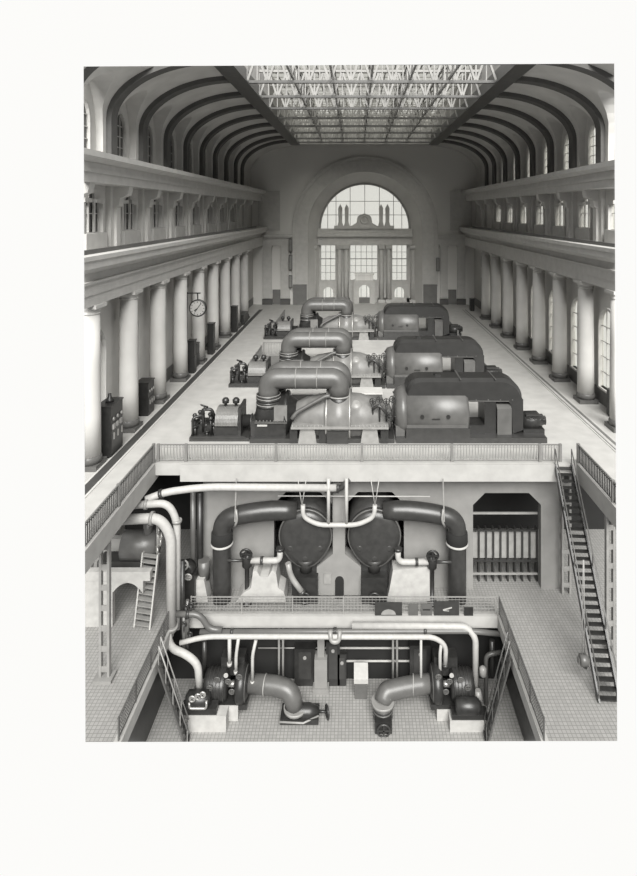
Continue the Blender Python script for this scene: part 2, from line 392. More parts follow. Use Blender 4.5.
# ------------------------------------------------------------------ far wall
q = YF/F
def fx(px): return (px-VX)*q
def fz(py): return EYE-(py-VY)*q
CX = fx(365)
mb = MB(); AR = 46.5*q; ZS = fz(229); OR = 57*q
# wall with one huge arch (jambs straight below the springing)
mb.box(X(-1, 18.7), CX-OR, YF, YF+1.2, 0, 26.3); mb.box(CX+OR, X(1, 18.7), YF, YF+1.2, 0, 26.3)
n = 28
for i in range(n):
    a, b = PI*i/n, PI*(i+1)/n
    mb.prism([(CX-OR*math.cos(a), ZS+OR*math.sin(a)), (CX-OR*math.cos(b), ZS+OR*math.sin(b)), (CX-OR*math.cos(b), 26.3), (CX-OR*math.cos(a), 26.3)], 'y', YF, YF+1.2)
mb.build('wall_far', 'stone', None, 'structure')
# splayed reveal
mb = MB(); vs = []; R2 = AR+.2
pts = [(-1, None)]+[(i, None) for i in range(n+1)]+[(n+1, None)]
prof = [(OR, YF), (OR-.15, YF+.5), (AR+.05, YF+2.2), (AR-.15, YF+2.9)]
rows = []
for r, yy in prof:
    row = [(CX-r, yy, 0)]+[(CX-r*math.cos(PI*i/n), yy, ZS+r*math.sin(PI*i/n)) for i in range(n+1)]+[(CX+r, yy, 0)]; rows.append(row)
k = len(rows[0])
for r in rows: vs += r
mb.add(vs, [(j*k+i, j*k+i+1, (j+1)*k+i+1, (j+1)*k+i) for j in range(3) for i in range(k-1)], True)
mb.build('trim_50', 'plaster', None, 'structure')
# raised archivolt on the wall
mb = MB()
def arc_band(mb, r0, r1, ya, yb, zbot):
    row = []
    for r in (r0, r1): row.append([(CX-r, zbot)]+[(CX-r*math.cos(PI*i/n), ZS+r*math.sin(PI*i/n)) for i in range(n+1)]+[(CX+r, zbot)])
    for i in range(len(row[0])-1): mb.prism([row[0][i], row[0][i+1], row[1][i+1], row[1][i]], 'y', ya, yb)
arc_band(mb, OR, 71*q, YF-.35, YF, 0)
arc_band(mb, 69*q, 72.5*q, YF-.5, YF-.35, fz(286)); mb.build('trim_51', 'stonew', None, 'structure')
mb = MB()
for a, b in ((293.5, 307), (423, 436.5)): mb.box(fx(a), fx(b), YF-.62, YF-.3, 0, fz(284))
mb.build('trim_52', 'dado', None, 'structure')
# glazed screen within the arch
YG = YF+2.4
mb = MB()
def gbar(xa, za, xb, zb, w_=.09): mb.bar((xa, YG, za), (xb, YG, zb), w_)
for px in (327, 335.5, 350, 365, 380, 394.5, 403):
    dx = fx(px)-CX; h = math.sqrt(max(0, AR**2-dx*dx)); gbar(fx(px), ZS, fx(px), ZS+h)
for py in (201, 215): h = math.sqrt(AR**2-(fz(py)-ZS)**2); gbar(CX-h, fz(py), CX+h, fz(py))
for i in range(n):
    a, b = PI*i/n, PI*(i+1)/n
    mb.bar((CX-AR*math.cos(a), YG, ZS+AR*math.sin(a)), (CX-AR*math.cos(b), YG, ZS+AR*math.sin(b)), .5, .5)
fo = mb.build(win_name(), 'truss', None, 'structure')
g = MB(); g.prism([(CX-AR*math.cos(PI*i/n), ZS+AR*math.sin(PI*i/n)) for i in range(n+1)], 'y', YG+.05, YG+.08); g.build('pane', 'glass', fo)
# entablature, pairs of columns, lower windows
mb = MB(); zt, zb_ = fz(229), fz(246)
mb.box(CX-R2-.1, CX+R2+.1, YG-.6, YG+.5, zb_, fz(237)); mb.box(CX-R2-.1, CX+R2+.1, YG-1.1, YG+.5, fz(237), fz(234)); mb.box(CX-R2-.1, CX+R2+.1, YG-.7, YG+.5, fz(234), zt)
for a, b in ((335, 350.5), (378, 393.5)):
    mb.box(fx(a)-.2, fx(b)+.2, YG-1.0, YG+.2, zt, fz(226))
mb.build('trim_53', 'stonew', None, 'structure')
mb = MB()
for a, b in ((310, 320), (335, 350), (378, 393), (408, 420)): mb.box(fx(a), fx(b), YG-.1, YG+.5, 0, zb_)
mb.box(fx(310), fx(420), YG-.1, YG+.5, 0, fz(300))
for a, b, lo in ((320, 335, 282), (350, 378, 282), (393, 408, 282)):
    c0 = (fx(a)+fx(b))/2; hw = 5*q if b-a < 20 else 6*q; zs = fz(294) if b-a < 20 else fz(291)
    mb.box(fx(a), c0-hw, YG-.1, YG+.5, fz(300), fz(lo)); mb.box(c0+hw, fx(b), YG-.1, YG+.5, fz(300), fz(lo))
    m_ = 10
    for i in range(m_):
        u, v = PI*i/m_, PI*(i+1)/m_
        mb.prism([(c0-hw*math.cos(u), zs+hw*math.sin(u)), (c0-hw*math.cos(v), zs+hw*math.sin(v)), (c0-hw*math.cos(v), fz(lo)), (c0-hw*math.cos(u), fz(lo))], 'y', YG-.1, YG+.5)
mb.build('wall_far', 'stonew', None, 'structure')
for a, b in ((320, 335), (350, 378), (393, 408)):
    mb = MB(); nv = 3 if b-a < 20 else 5
    for i in range(nv+1): x_ = fx(a)+(fx(b)-fx(a))*i/nv; mb.bar((x_, YG, fz(300)), (x_, YG, zb_), .08)
    for py in (253, 260, 267, 274, 282): mb.bar((fx(a), YG, fz(py)), (fx(b), YG, fz(py)), .14 if py == 260 else .06)
    fo = mb.build(win_name(), 'truss', None, 'structure'); g = MB(); g.box(fx(a), fx(b), YG+.1, YG+.12, fz(300), zb_); g.build('pane', 'glass', fo)
cols = (313.5, 339, 346, 382, 389.5, 414)
for i, px in enumerate(cols):
    x_ = fx(px); t = thing('screen_column', 'small round column of the far glazed screen, %s from the left' % ['first', 'second', 'third', 'fourth', 'fifth', 'sixth'][i], 'column', (x_, YG-.5, fz(303)), 'small columns of the far window screen')
    b = MB(); b.lathe((x_, YG-.55, 0), (0, 0, 1), [(fz(301), .42), (fz(250), .36)], 16); b.build('shaft', 'stonew', t)
    b = MB(); b.box(x_-.5, x_+.5, YG-1.0, YG-.1, zb_-.55, zb_-.02); b.build('capital', 'stonew', t)
    b = MB(); b.box(x_-.55, x_+.55, YG-1.05, YG-.1, 0, fz(301)); b.build('plinth', 'stonew', t)
for i, px in enumerate((340, 346.5, 381.5, 388)):
    x_ = fx(px); b = MB(); b.prism([(x_-.48, fz(226)), (x_+.48, fz(226)), (x_+.3, fz(222)), (x_+.34, fz(208)), (x_, fz(204)), (x_-.34, fz(208)), (x_-.3, fz(222))], 'y', YG-.95, YG-.3)
    tag(b.build('obelisk', 'stonew'), 'slim stone obelisk in front of the far fan window, %s from the left' % ['first', 'second', 'third', 'fourth'][i], 'obelisk', 'stone obelisks on the far screen')
b = MB(); x_ = fx(364.5)
P = [(-14, 229), (-13, 226), (-8, 223), (-7, 217), (-4, 214.5), (0, 213.5), (4, 214.5), (7, 217), (8, 223), (13, 226), (14, 229)]
b.prism([(x_+a*q, fz(c)) for a, c in P], 'y', YG-.9, YG-.3); b.ring((x_, YG-.92, fz(220)), (0, 1, 0), .62, .12)
b.box(x_-1.1, x_+1.1, YG-1, YG-.3, fz(229), fz(227)); tag(b.build('stone_crest', 'stonew'), 'rounded stone crest centred in front of the far fan window', 'crest')
# portal in front of the central lower window
t = thing('stone_portal', 'pale stone doorway with arched opening and low attic under the far window', 'portal', (fx(364.5), YG-1, 0))
b = MB(); x_ = fx(364.5); hw = 5.4*q
b.box(x_-11*q, x_-hw, YG-1.6, YG-.2, 0, fz(281)); b.box(x_+hw, x_+11*q, YG-1.6, YG-.2, 0, fz(281))
for i in range(12):
    u, v = PI*i/12, PI*(i+1)/12
    b.prism([(x_-hw*math.cos(u), fz(291)+hw*math.sin(u)), (x_-hw*math.cos(v), fz(291)+hw*math.sin(v)), (x_-hw*math.cos(v), fz(281)), (x_-hw*math.cos(u), fz(281))], 'y', YG-1.6, YG-.2)
b.build('frame', 'stonew', t); b = MB(); b.box(x_-9*q, x_+9*q, YG-1.5, YG-.2, fz(281), fz(275)); b.box(x_-10*q, x_+10*q, YG-1.6, YG-.2, fz(276), fz(274.5)); b.build('attic', 'stone', t)
b = MB(); b.box(x_-hw, x_+hw, YG-1.2, YG-.4, 0, fz(299)); b.build('door_leaf', 'door', t)
# pilasters, cornices, frames and doors of the far wall sides
mb = MB()
for a, b_ in ((263, 272), (281, 290), (440, 447.5), (457, 465)):
    mb.box(fx(a), fx(b_), YF-.35, YF, 1, 9.3); mb.box(fx(a)-.12, fx(b_)+.12, YF-.45, YF, 9.3, 9.6)
for a, b_ in ((258, 292.5), (437.5, 472)):
    mb.box(fx(a), fx(b_), YF-.5, YF, 9.6, 10.6); mb.box(fx(a), fx(b_), YF-.8, YF, 10.9, 11.4); mb.box(fx(a), fx(b_), YF-.4, YF, 10.6, 10.9)
for a, b_ in ((258, 280), (450, 472)): mb.box(fx(a), fx(b_), YF-.3, YF, 18.1, 18.45); mb.box(fx(a), fx(b_), YF-.12, YF, 12, 18.1)
mb.build('trim_54', 'stonew', None, 'structure')
mb = MB()
for a, b_ in ((262.5, 272.5), (280.5, 290.5), (439.5, 448), (456.5, 465.5)): mb.box(fx(a), fx(b_), YF-.42, YF, 0, .9)
mb.build('baseboard_far', 'plinth', None, 'structure')
mb = MB()
for a, b_ in ((272.6, 280.4), (448.2, 456.4)): mb.box(fx(a), fx(b_), YF-.06, YF, .0, 2.4)
mb.build('trim_55', 'dado', None, 'structure')
for i, (px, py, h) in enumerate(((291, 245, 12), (291, 262, 14), (291, 281, 12), (437.2, 264, 13))):
    t = thing('picture_frame', ['upper small dark frame beside the left arch pier', 'middle small dark frame beside the left arch pier', 'lowest small dark frame beside the left arch pier', 'small dark frame hanging right of the right arch pier'][i], 'frame', (fx(px), YF-.7, fz(py)))
    b = MB(); x0, x1, za, zc = fx(px-1.5), fx(px+1.5), fz(py+h/2), fz(py-h/2); yy = YF-.72
    b.bar((x0, yy, za), (x0, yy, zc), .09); b.bar((x1, yy, za), (x1, yy, zc), .09); b.bar((x0, yy, za), (x1, yy, za), .09); b.bar((x0, yy, zc), (x1, yy, zc), .09); b.build('frame', 'mid', t)
    b = MB(); b.box(x0, x1, yy+.02, yy+.06, za, zc); b.build('backing', 'light', t)

# ------------------------------------------------------------------ floors
mb = MB()
mb.box(X(-1, 18), X(1, 18), EDGE, YF+3, -.45, 0)
mb.box(X(-1, 18), XL, YN, EDGE, -.45, 0); mb.box(XR, X(1, 18), YN, EDGE, -.45, 0)
mb.build('floor', 'floor', None, 'structure')
mb = MB()                                               # fascia beams of the galleries
mb.box(XL-.5, XL+.02, YN, EDGE+.5, -.9, .12); mb.box(XR-.02, XR+.5, YN, EDGE+.5, -.9, .12)
mb.box(XL, XR, EDGE-.02, EDGE+.5, -.6, .12); mb.box(at(180, 480, EDGE-.2).x, at(557, 480, EDGE).x, EDGE-.18, EDGE+.3, -.9, .1)
mb.build('trim_60', 'fascia', None, 'structure')
mb = MB()
mb.box(-14.85, -14.3, YN, 86, .002, .03); mb.build('trim_61', 'strip', None, 'structure')
mb = MB(); mb.box(-14.97, -14.85, YN, 86, .0, .05); mb.box(-14.3, -14.18, YN, 86, 0, .05); mb.box(16.2, 16.3, YN, 86, 0, .04); mb.box(16.85, 16.95, YN, 86, 0, .04)
mb.build('trim_62', 'stonew', None, 'structure')
mb = MB(); mb.box(16.3, 16.42, YN, 86, .0, .03); mb.box(16.68, 16.85, YN, 86, 0, .03); mb.build('trim_63', 'dado', None, 'structure')
mb = MB()                                               # basement deck
XA, XB, YD = -10.2, 8.06, 31.8
mb.box(X(-1, 18), XA, YN, 42, ZD-.35, ZD); mb.box(XB, X(1, 18), YN, 42, ZD-.35, ZD); mb.box(XA, XB, YD, 42, ZD-.35, ZD)
mb.build('floor', 'tile', None, 'structure')
mb = MB(); mb.box(XA-.3, XA+.03, YN, YD+.3, ZD-.6, ZD+.06); mb.box(XB-.03, XB+.3, YN, YD+.3, ZD-.6, ZD+.06); mb.box(XA, XB, YD-.03, YD+.3, ZD-.6, ZD+.06)
mb.build('trim_64', 'fascia', None, 'structure')
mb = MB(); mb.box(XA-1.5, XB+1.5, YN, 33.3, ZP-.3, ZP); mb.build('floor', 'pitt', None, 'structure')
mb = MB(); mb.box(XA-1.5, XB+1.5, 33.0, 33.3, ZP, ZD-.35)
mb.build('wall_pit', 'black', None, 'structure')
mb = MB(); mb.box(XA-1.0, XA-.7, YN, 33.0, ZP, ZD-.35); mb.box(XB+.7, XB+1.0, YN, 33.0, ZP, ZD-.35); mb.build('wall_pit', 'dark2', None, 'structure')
# basement back wall with openings
YW = 34.2
def bx(px): return (px-VX)*YW/F
def bz(py): return EYE-(py-VY)*YW/F
mb = MB(); tz = -.45
def wb(a, b, p0, p1): mb.box(bx(a), bx(b), YW, YW+.5, max(bz(p1), ZD) if p1 < 999 else ZD, min(bz(p0), tz))
wb(203, 274, 400, 999); wb(332, 346, 400, 999); wb(404, 473, 400, 999); wb(541, 562, 400, 999)
wb(274, 332, 400, 492); wb(346, 404, 400, 492); wb(473, 541, 400, 493)
for a, b, y_ in ((274, 332, 492), (346, 404, 492), (473, 541, 493)):
    for u, v in ((a, 1), (b, -1)): mb.prism([(bx(u), bz(y_)), (bx(u+12*v), bz(y_)), (bx(u), bz(y_+12))], 'y', YW, YW+.5)
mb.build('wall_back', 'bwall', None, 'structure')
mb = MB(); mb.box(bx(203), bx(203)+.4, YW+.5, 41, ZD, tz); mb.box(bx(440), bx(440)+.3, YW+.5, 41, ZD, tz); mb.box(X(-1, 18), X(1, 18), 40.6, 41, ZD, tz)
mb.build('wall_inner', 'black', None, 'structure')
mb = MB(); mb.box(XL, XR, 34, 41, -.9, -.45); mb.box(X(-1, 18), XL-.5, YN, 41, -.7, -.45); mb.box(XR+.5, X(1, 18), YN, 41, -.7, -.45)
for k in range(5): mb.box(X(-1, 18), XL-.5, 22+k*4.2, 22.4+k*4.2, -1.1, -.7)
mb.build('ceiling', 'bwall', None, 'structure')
mb = MB(); P = [(333, 482), (345, 482), (345, 552), (361, 565), (361, 593), (317, 593), (317, 565), (333, 552)]
mb.prism([(((a-VX)*33.5/F), max(ZD, EYE-(b-VY)*33.5/F)) for a, b in P], 'y', 33.3, YW)
mb.build('wall_pier', 'bwall', None, 'structure')
mb = MB(); c = at(339.5, 590, 33.3); mb.prism([(c.x-.26*math.cos(PI*i/8), c.z+.55+.28*math.sin(PI*i/8)) for i in range(9)]+[(c.x+.26, ZD+.05), (c.x-.26, ZD+.05)], 'y', 33.24, 33.3); mb.build('niche_shade', 'black', None, 'structure')  # niche is a flat black panel; the recess's shade is put into its colour
mb = MB(); mb.box(at(324, 0, 33.3).x, at(331, 0, 33.3).x, 33.22, 33.3, at(0, 583, 33.3).z, at(0, 573, 33.3).z); tag(mb.build('wall_box', 'light'), 'small pale box mounted on the central pier left of its dark niche', 'box')
# left basement room: wall panel, beam with shallow arch
mb = MB(); a = at(110, 600, 30)
mb.box(-16.2, -14.2, 34.6, 35.0, ZD, -5.2)
mb.build('wall_side', 'bwall', None, 'structure')
mb = MB(); za, zc = at(84, 572, 31).z, at(84, 581, 31).z
mb.box(-16.7, at(150, 575, 31).x, 31.0, 31.4, zc, za)
x0, x1 = at(112, 0, 31).x, at(143, 0, 31).x
for i in range(8):
    u, v = i/8, (i+1)/8
    f_ = lambda s: zc-.1-.45*(2*s-1)**2*1.3
    mb.prism([(x0+(x1-x0)*u, f_(u)), (x0+(x1-x0)*v, f_(v)), (x0+(x1-x0)*v, zc), (x0+(x1-x0)*u, zc)], 'y', 31.0, 31.4)
mb.box(-16.7, x0, 31.05, 31.4, ZD, zc)
mb.build('trim_65', 'concrete', None, 'structure')

# ------------------------------------------------------------------ railings
def railing(name, label, p, q_, h, bays, post='rail', bal='rail', gap=.14, bw=.03, group=None, postw=.16, topw=.07, mesh=False, stops=None):
    p, q_ = Vector(p), Vector(q_); t = thing(name, label, 'railing', p, group)
    stops = stops or [i/bays for i in range(bays+1)]; bays = len(stops)-1
    for i in range(bays+1):
        c = p.lerp(q_, stops[i]); b = MB(); b.box(c.x-postw/2, c.x+postw/2, c.y-postw/2, c.y+postw/2, c.z, c.z+h+.05); b.build('post', post, t)
    U = Vector((0, 0, 1))
    b = MB(); b.bar(p+U*h, q_+U*h, topw); b.build('top_rail', post, t)
    for i in range(bays):
        a, c = p.lerp(q_, stops[i]), p.lerp(q_, stops[i+1]); b = MB(); n = max(2, int((c-a).length/gap))
        b.bar(a+U*.1, c+U*.1, .04)
        if not mesh: b.bar(a+U*(h-.14), c+U*(h-.14), .035)
        for k in range(1, n): e = a.lerp(c, k/n); b.bar(e+U*.1, e+U*h, bw)
        if mesh:
            for k in range(1, 6): b.bar(a+U*h*k/6, c+U*h*k/6, .02)
        b.build('baluster_panel', bal, t)
    return t
Z = .12
railing('iron_railing', 'long iron balustrade along the front edge of the turbine floor', (XL+.1, EDGE+.2, Z), (XR-.9, EDGE+.2, Z), 1.0, 4, 'rail', 'light', .17, .055, stops=[0]+[(at(v, 0, EDGE+.2).x-XL-.1)/(XR-.9-XL-.1) for v in (186, 276, 362, 452, 540)]+[1])
railing('iron_railing', 'iron balustrade running along the left gallery edge towards the viewer', (XL-.1, EDGE+.0, Z), (XL-.1, EDGE-4.9*3, Z), 1.1, 3, 'rail', 'mid', .2, .05)
railing('iron_railing', 'iron balustrade along the right gallery edge above the steep stairs', (XR+.1, EDGE+.0, Z), (XR+.1, EDGE-9, Z), 1.1, 2, 'rail', 'dark2', .2, .05)
railing('iron_railing', 'short railing beside the second turbine set, left of its pump unit', (-9.9, 50.2, 0), (-9.9, 58.5, 0), 1.0, 3, 'rail', 'rail', .2, .06)
railing('iron_railing', 'light cross railing behind the pump unit of the second set', (-9.7, 58.7, 0), (-6.2, 58.7, 0), 1.3, 1, 'rail', 'light', .16, .06)
railing('iron_railing', 'railing at the right end of the second generator', (11.9, 47.5, 0), (11.9, 57, 0), 1.0, 3, 'rail', 'rail', .25, .06)
railing('iron_railing', 'railing at the right end of the farthest generator', (12.0, 66, 0), (12.0, 76, 0), 1.0, 3, 'rail', 'rail', .3, .07)
railing('iron_railing', 'far railing left of the third turbine set', (-10.2, 69, 0), (-10.2, 80, 0), 1.0, 3, 'rail', 'rail', .3, .07)
railing('mesh_railing', 'low wire mesh railing along the front edge of the basement deck', (XA+.8, YD+.15, ZD+.06), (XB-.1, YD+.15, ZD+.06), .98, 6, 'light', 'light', .2, .014, None, .06, .05, True)
railing('mesh_railing', 'wire mesh railing on the left basement deck above the pit', (XA-.1, YD+.1, ZD+.06), (XA-.1, YD-7.5, ZD+.06), .98, 4, 'mid', 'mid', .12, .02, None, .06, .05, True)
railing('mesh_railing', 'wire mesh railing on the right basement deck above the pit', (XB+.1, YD+.1, ZD+.06), (XB+.1, YD-7.5, ZD+.06), .98, 4, 'mid', 'mid', .12, .02, None, .06, .05, True)
for i, (a, b_, c0, c1, lb) in enumerate(((375, 402, 602, 615, 'widest dark plate with a round cut hung on the mesh railing'), (408.5, 418, 604, 615, 'small plain grey plate on the mesh railing left of centre pair'), (421, 432, 603.5, 615, 'small grey plate with a slot on the mesh railing'), (434, 459, 601, 615, 'wide dark plate with pale scrawl on the mesh railing'), (464, 473, 607, 616, 'darkest small box plate at the right end of the mesh railing'))):
    Y_ = YD+.05; p = at(a, c0, Y_); r_ = at(b_, c1, Y_)
    t = thing('sheet_plate', lb, 'plate', (p.x, Y_, r_.z)); b = MB(); b.box(p.x, r_.x, Y_-.04, Y_, r_.z, p.z); b.build('panel', 'dark' if i == 4 else 'dark2' if i in (0, 3) else 'mid', t)
    b = MB()
    if i == 0: c = at((a+b_)/2, c1-.3, Y_-.05); b.prism([(c.x-.42*math.cos(PI*k/10), c.z+.3*math.sin(PI*k/10)) for k in range(11)], 'y', Y_-.06, Y_-.041); b.build('inset', 'light', t)
    if i == 2: b.box(p.x+.1, r_.x-.1, Y_-.06, Y_-.041, r_.z+.3, r_.z+.36); b.build('slot', 'black', t)
    if i == 3: b.bar(at(443, 610, Y_-.06), at(452, 607.5, Y_-.06), .05); b.bar(at(443, 610.5, Y_-.06), at(449, 611, Y_-.06), .03); b.build('pale_mark', 'white', t)

# ------------------------------------------------------------------ turbine sets
K = 38/F
def tx(px): return (px-VX)*K
def tz_(py): return EYE-(py-VY)*K
def make_turbine():
    Yc = 38.0; t = thing('steam_turbine', 'steam turbine with arched crossover pipes in the front row', 'turbine', (-2, Yc, 0), 'three steam turbines')
    b = MB(); b.box(-6.9, 2.5, Yc-1.7, Yc+1.7, 0, .3); b.box(-6.9, -6.2, Yc-1.3, Yc+1.3, .3, 1.3); b.build('bed_frame', 'dark2', t)
    b = MB(); b.lathe((-6.7, Yc, 1.35), (1, 0, 0), [(0, .7), (.1, 1.1), (.5, 1.35), (1.9, 1.4), (2.0, 1.55), (2.15, 1.5), (2.2, 1.2), (2.7, .9)], 28); b.box(-6.6, -4.6, Yc-1.42, Yc+1.42, .3, 1.25)
    hp = b.build('high_pressure_casing', 'dark', t)
    b = MB(); b.box(-6.45, -5.8, Yc-1.46, Yc-1.42, 1.0, 1.12); b.build('name_plate', 'white', hp)
    b = MB()
    for k in range(9): b.cyl((-6.5+k*.23, Yc-1.5, 1.28), (-6.5+k*.23, Yc-1.5, 1.42), .045, 8)
    b.box(-6.6, -4.5, Yc-1.55, Yc+1.55, 1.22, 1.3); b.build('joint_flange', 'mid', hp)
    b = MB(); b.box(-5.35, -4.5, Yc-1.5, Yc-1.3, 1.35, 2.35); b.build('access_panel', 'casing', t)
    b = MB()
    b.lathe((0, Yc, 1.15), (1, 0, 0), [(-4.45, .6), (-4.4, .8), (-4.1, .95), (-3.3, 1.3), (-2.2, 1.5), (-1.95, 1.52), (-1.9, 1.8), (-.45, 1.8), (-.4, 1.55), (.3, 1.5), (1.3, 1.2), (1.9, .9), (2.3, .8), (2.4, .5)], 36)
    lp = b.build('low_pressure_casing', 'casing', t)
    b = MB(); b.box(-4.2, 2.1, Yc-1.95, Yc+1.95, 1.0, 1.14)
    for k in range(26):
        if not -1.95 < -4.1+k*.24 < -.4: b.cyl((-4.1+k*.24, Yc-1.88, 1.1), (-4.1+k*.24, Yc-1.88, 1.24), .045, 8)
    b.build('joint_flange', 'light', lp)
    b = MB(); b.ring((-1.95, Yc, 1.15), (1, 0, 0), 1.78, .06, 36); b.ring((-.42, Yc, 1.15), (1, 0, 0), 1.78, .06, 36); b.build('band', 'steel', lp)
    b = MB(); b.box(-1.85, -.5, Yc-2.12, Yc-1.9, .1, .9); b.build('drain_box', 'dark2', lp)
    for xa in (-3.75, .3):
        b = MB(); b.prism([(xa, .0), (xa+1.2, .0), (xa+1.05, 1.0), (xa+.15, 1.0)], 'y', Yc-1.75, Yc+1.75); b.build('pedestal', 'light', t)
    b = MB()
    for xa in (-4.3, -2.4, 1.6): b = MB(); b.box(xa, xa+.5, Yc-1.75, Yc-1.2, .02, .9); b.build('valve_block', 'dark', t)
    for k, (dy, dx) in enumerate(((0, 0), (1.75, .15))):
        b = MB(); y_ = Yc-.55+dy; top = 3.88
        path = rounded([(-5.85+dx, y_, 2.4), (-5.85+dx, y_, top), (-1.15+dx, y_, top), (-1.15+dx, y_, 2.75)], 1.5, 9)
        b.tube(path, .68, 24); cp = b.build('crossover_pipe', 'mid' if k == 0 else 'mid', t)
        b = MB()
        for xx in (-4.0, -2.6): b.ring((xx+dx, y_, top), (1, 0, 0), .69, .035, 24, 6)
        b.ring((-1.15+dx, y_, 2.75), (0, 0, 1), .71, .06, 24, 6); b.build('weld_ring', 'light', cp)
        b = MB()
        for j in range(4): b.ring((-5.85+dx, y_, 2.15+j*.2), (0, 0, 1), .72, .1, 24, 8)
        b.lathe((-5.85+dx, y_, 0), (0, 0, 1), [(1.3, .7), (2.8, .7)], 24); bl = b.build('bellows', 'dark2', t)
        b = MB()
        for j in (0, 2, 3): b.ring((-5.85+dx, y_, 2.25+j*.2), (0, 0, 1), .8, .03, 24, 6)
        b.build('clamp_ring', 'light', bl)
        b = MB(); b.lathe((-1.15+dx, y_, 0), (0, 0, 1), [(1.4, .3), (1.8, .55), (2.2, .7), (2.75, .72)], 24); b.build('pipe_collar', 'dark', t)
    b = MB(); b.tube(rounded([(-4.2, Yc-1.5, 1.5), (-3.9, Yc-1.4, 1.9), (-2.0, Yc-1.2, 2.9), (-1.7, Yc-1.2, 2.9)], .4), .13, 10); b.build('steam_pipe', 'mid', t)
    b = MB()
    b.tube(rounded([(1.1, Yc-1.3, 2.1), (1.5, Yc-1.4, 2.4), (2.2, Yc-1.5, 1.6)], .3), .1, 8)
    for dx, dz in ((.0, 0), (.45, .12), (.9, -.02), (1.3, .15)):
        b.wheel((1.1+dx, Yc-1.2, 2.55+dz), (.2, 1, 0), .2, .035); b.cyl((1.1+dx, Yc-1.1, 1.2), (1.1+dx, Yc-1.1, 2.6+dz), .06, 8)
    for dz in (1.6, 1.9): b.wheel((2.2, Yc-1.65, dz), (0, 1, .3), .17, .035)
    b.build('valve_cluster', 'dark2', t)
    b = MB(); b.lathe((0, Yc-.8, 2.05), (0, -.4, 1), [(-.2, .4), (.25, .42), (.3, .3), (.4, .2)], 20); ob = b.build('relief_cover', 'light', t); 
    return t
def make_generator():
    Yc = 38.0; t = thing('generator', 'generator with dark arched air duct in the front row', 'generator', (7, Yc, 0), 'three generators')
    b = MB(); b.box(2.6, 12.4, Yc-1.7, Yc+1.7, 0, .35); b.build('bed_frame', 'dark2', t)
    b = MB(); b.lathe((0, Yc, 1.6), (1, 0, 0), [(3.3, 1.62), (7.2, 1.62), (7.4, 1.5), (7.45, .5)], 40); b.box(3.3, 7.3, Yc-1.55, Yc+1.55, .35, 1.3); st = b.build('stator', 'mid', t)
    b = MB(); b.box(3.25, 7.4, Yc-1.72, Yc-1.5, .3, .95); b.build('side_skirt', 'dark2', st)
    for xx in (4.3, 6.0):
        b = MB(); b.cyl((xx, Yc-1.7, 1.7), (xx, Yc-1.55, 1.7), .13, 12); b.build('lifting_lug', 'dark', st)
    b = MB(); b.box(4.95, 5.45, Yc-1.68, Yc-1.6, 1.52, 1.58); b.build('name_plate', 'dark', st)
    b = MB(); b.lathe((0, Yc, 1.55), (1, 0, 0), [(2.55, .8), (2.6, 1.3), (2.75, 1.5), (3.0, 1.58), (3.3, 1.66)], 40); b.box(2.6, 3.2, Yc-1.4, Yc+1.4, 0.3, 1.0); eb = b.build('end_bell', 'mid', t)
    for k in range(12):
        a = PI*2*k/12; b = MB(); b.cyl((2.62, Yc+1.2*math.cos(a), 1.55+1.2*math.sin(a)), (2.52, Yc+1.2*math.cos(a), 1.55+1.2*math.sin(a)), .06, 8); b.build('bolt', 'dark', eb)
    # air duct hood: one profile swept across
    o = [(3.3, 2.2), (3.3, 3.05)]; R = .95; top = 3.95
    o += [(3.3+R*(1-math.cos(PI/2*i/8)), top-R+R*math.sin(PI/2*i/8)) for i in range(1, 9)]
    R = 1.35; o += [(11.05-R+R*math.sin(PI/2*i/10), top-R+R*math.cos(PI/2*i/10)) for i in range(0, 11)]
    o += [(11.05, .6), (10.35, .35), (10.3, 2.1), (10.1, 2.45), (7.6, 2.45), (7.3, 2.5)]
    b = MB(); hy = 1.0; n = len(o)
    o2 = []
    cx_, cz_ = 7.2, 3.1
    for (x_, z_) in o: o2.append((x_+(.12 if x_ < cx_ else -.12)*(1 if z_ > 2.6 else 0), z_-(.2 if z_ > 2.9 else 0)))
    vs = [(x_, Yc-hy, z_) for x_, z_ in o2]+[(x_, Yc-hy+.3, z_) for x_, z_ in o]+[(x_, Yc+hy-.3, z_) for x_, z_ in o]+[(x_, Yc+hy, z_) for x_, z_ in o2]
    fs = [tuple(range(n)), tuple(reversed(range(3*n, 4*n)))]
    for j in range(3): fs += [(j*n+i, j*n+(i+1) % n, (j+1)*n+(i+1) % n, (j+1)*n+i) for i in range(n)]
    b.add(vs, fs, False); hd = b.build('air_duct', 'duct', t)
    b = MB()
    for xx in (6.9, 9.2): b.box(xx-.04, xx+.04, Yc-hy-.03, Yc+hy+.03, top-.02, top+.03)
    for i in range(9): b.box(3.9+i*.8, 3.98+i*.8, Yc-hy-.03, Yc-hy+.02, 2.55, 2.62)
    b.bar((3.35, Yc-hy-.02, 2.55), (10.1, Yc-hy-.02, 2.5), .05); b.build('seam', 'mid', hd)
    b = MB(); b.box(5.3, 5.7, Yc-.3, Yc+.1, top, top+.12); b.build('hatch', 'dark', hd)
    b = MB(); b.box(8.5, 9.25, Yc-.98, Yc+.98, .3, 2.5); b.box(7.35, 8.5, Yc-1.1, Yc+.4, .3, .95); b.build('duct_leg', 'dark', t)
    b = MB(); b.box(9.3, 10.25, Yc-1.15, Yc+1.0, .35, 2.05); b.prism([(Yc-1.15, 2.05), (Yc-.85, 2.25), (Yc+.75, 2.25), (Yc+1.0, 2.05)], 'x', 9.3, 10.25); b.build('slip_ring_housing', 'mid', t)
    b = MB(); b.lathe((0, Yc-.2, .95), (1, 0, 0), [(11.15, .3), (11.2, .6), (12.2, .62), (12.3, .5), (12.6, .3), (12.75, .3)], 20); b.box(11.1, 12.5, Yc-.9, Yc+.5, .25, .6)
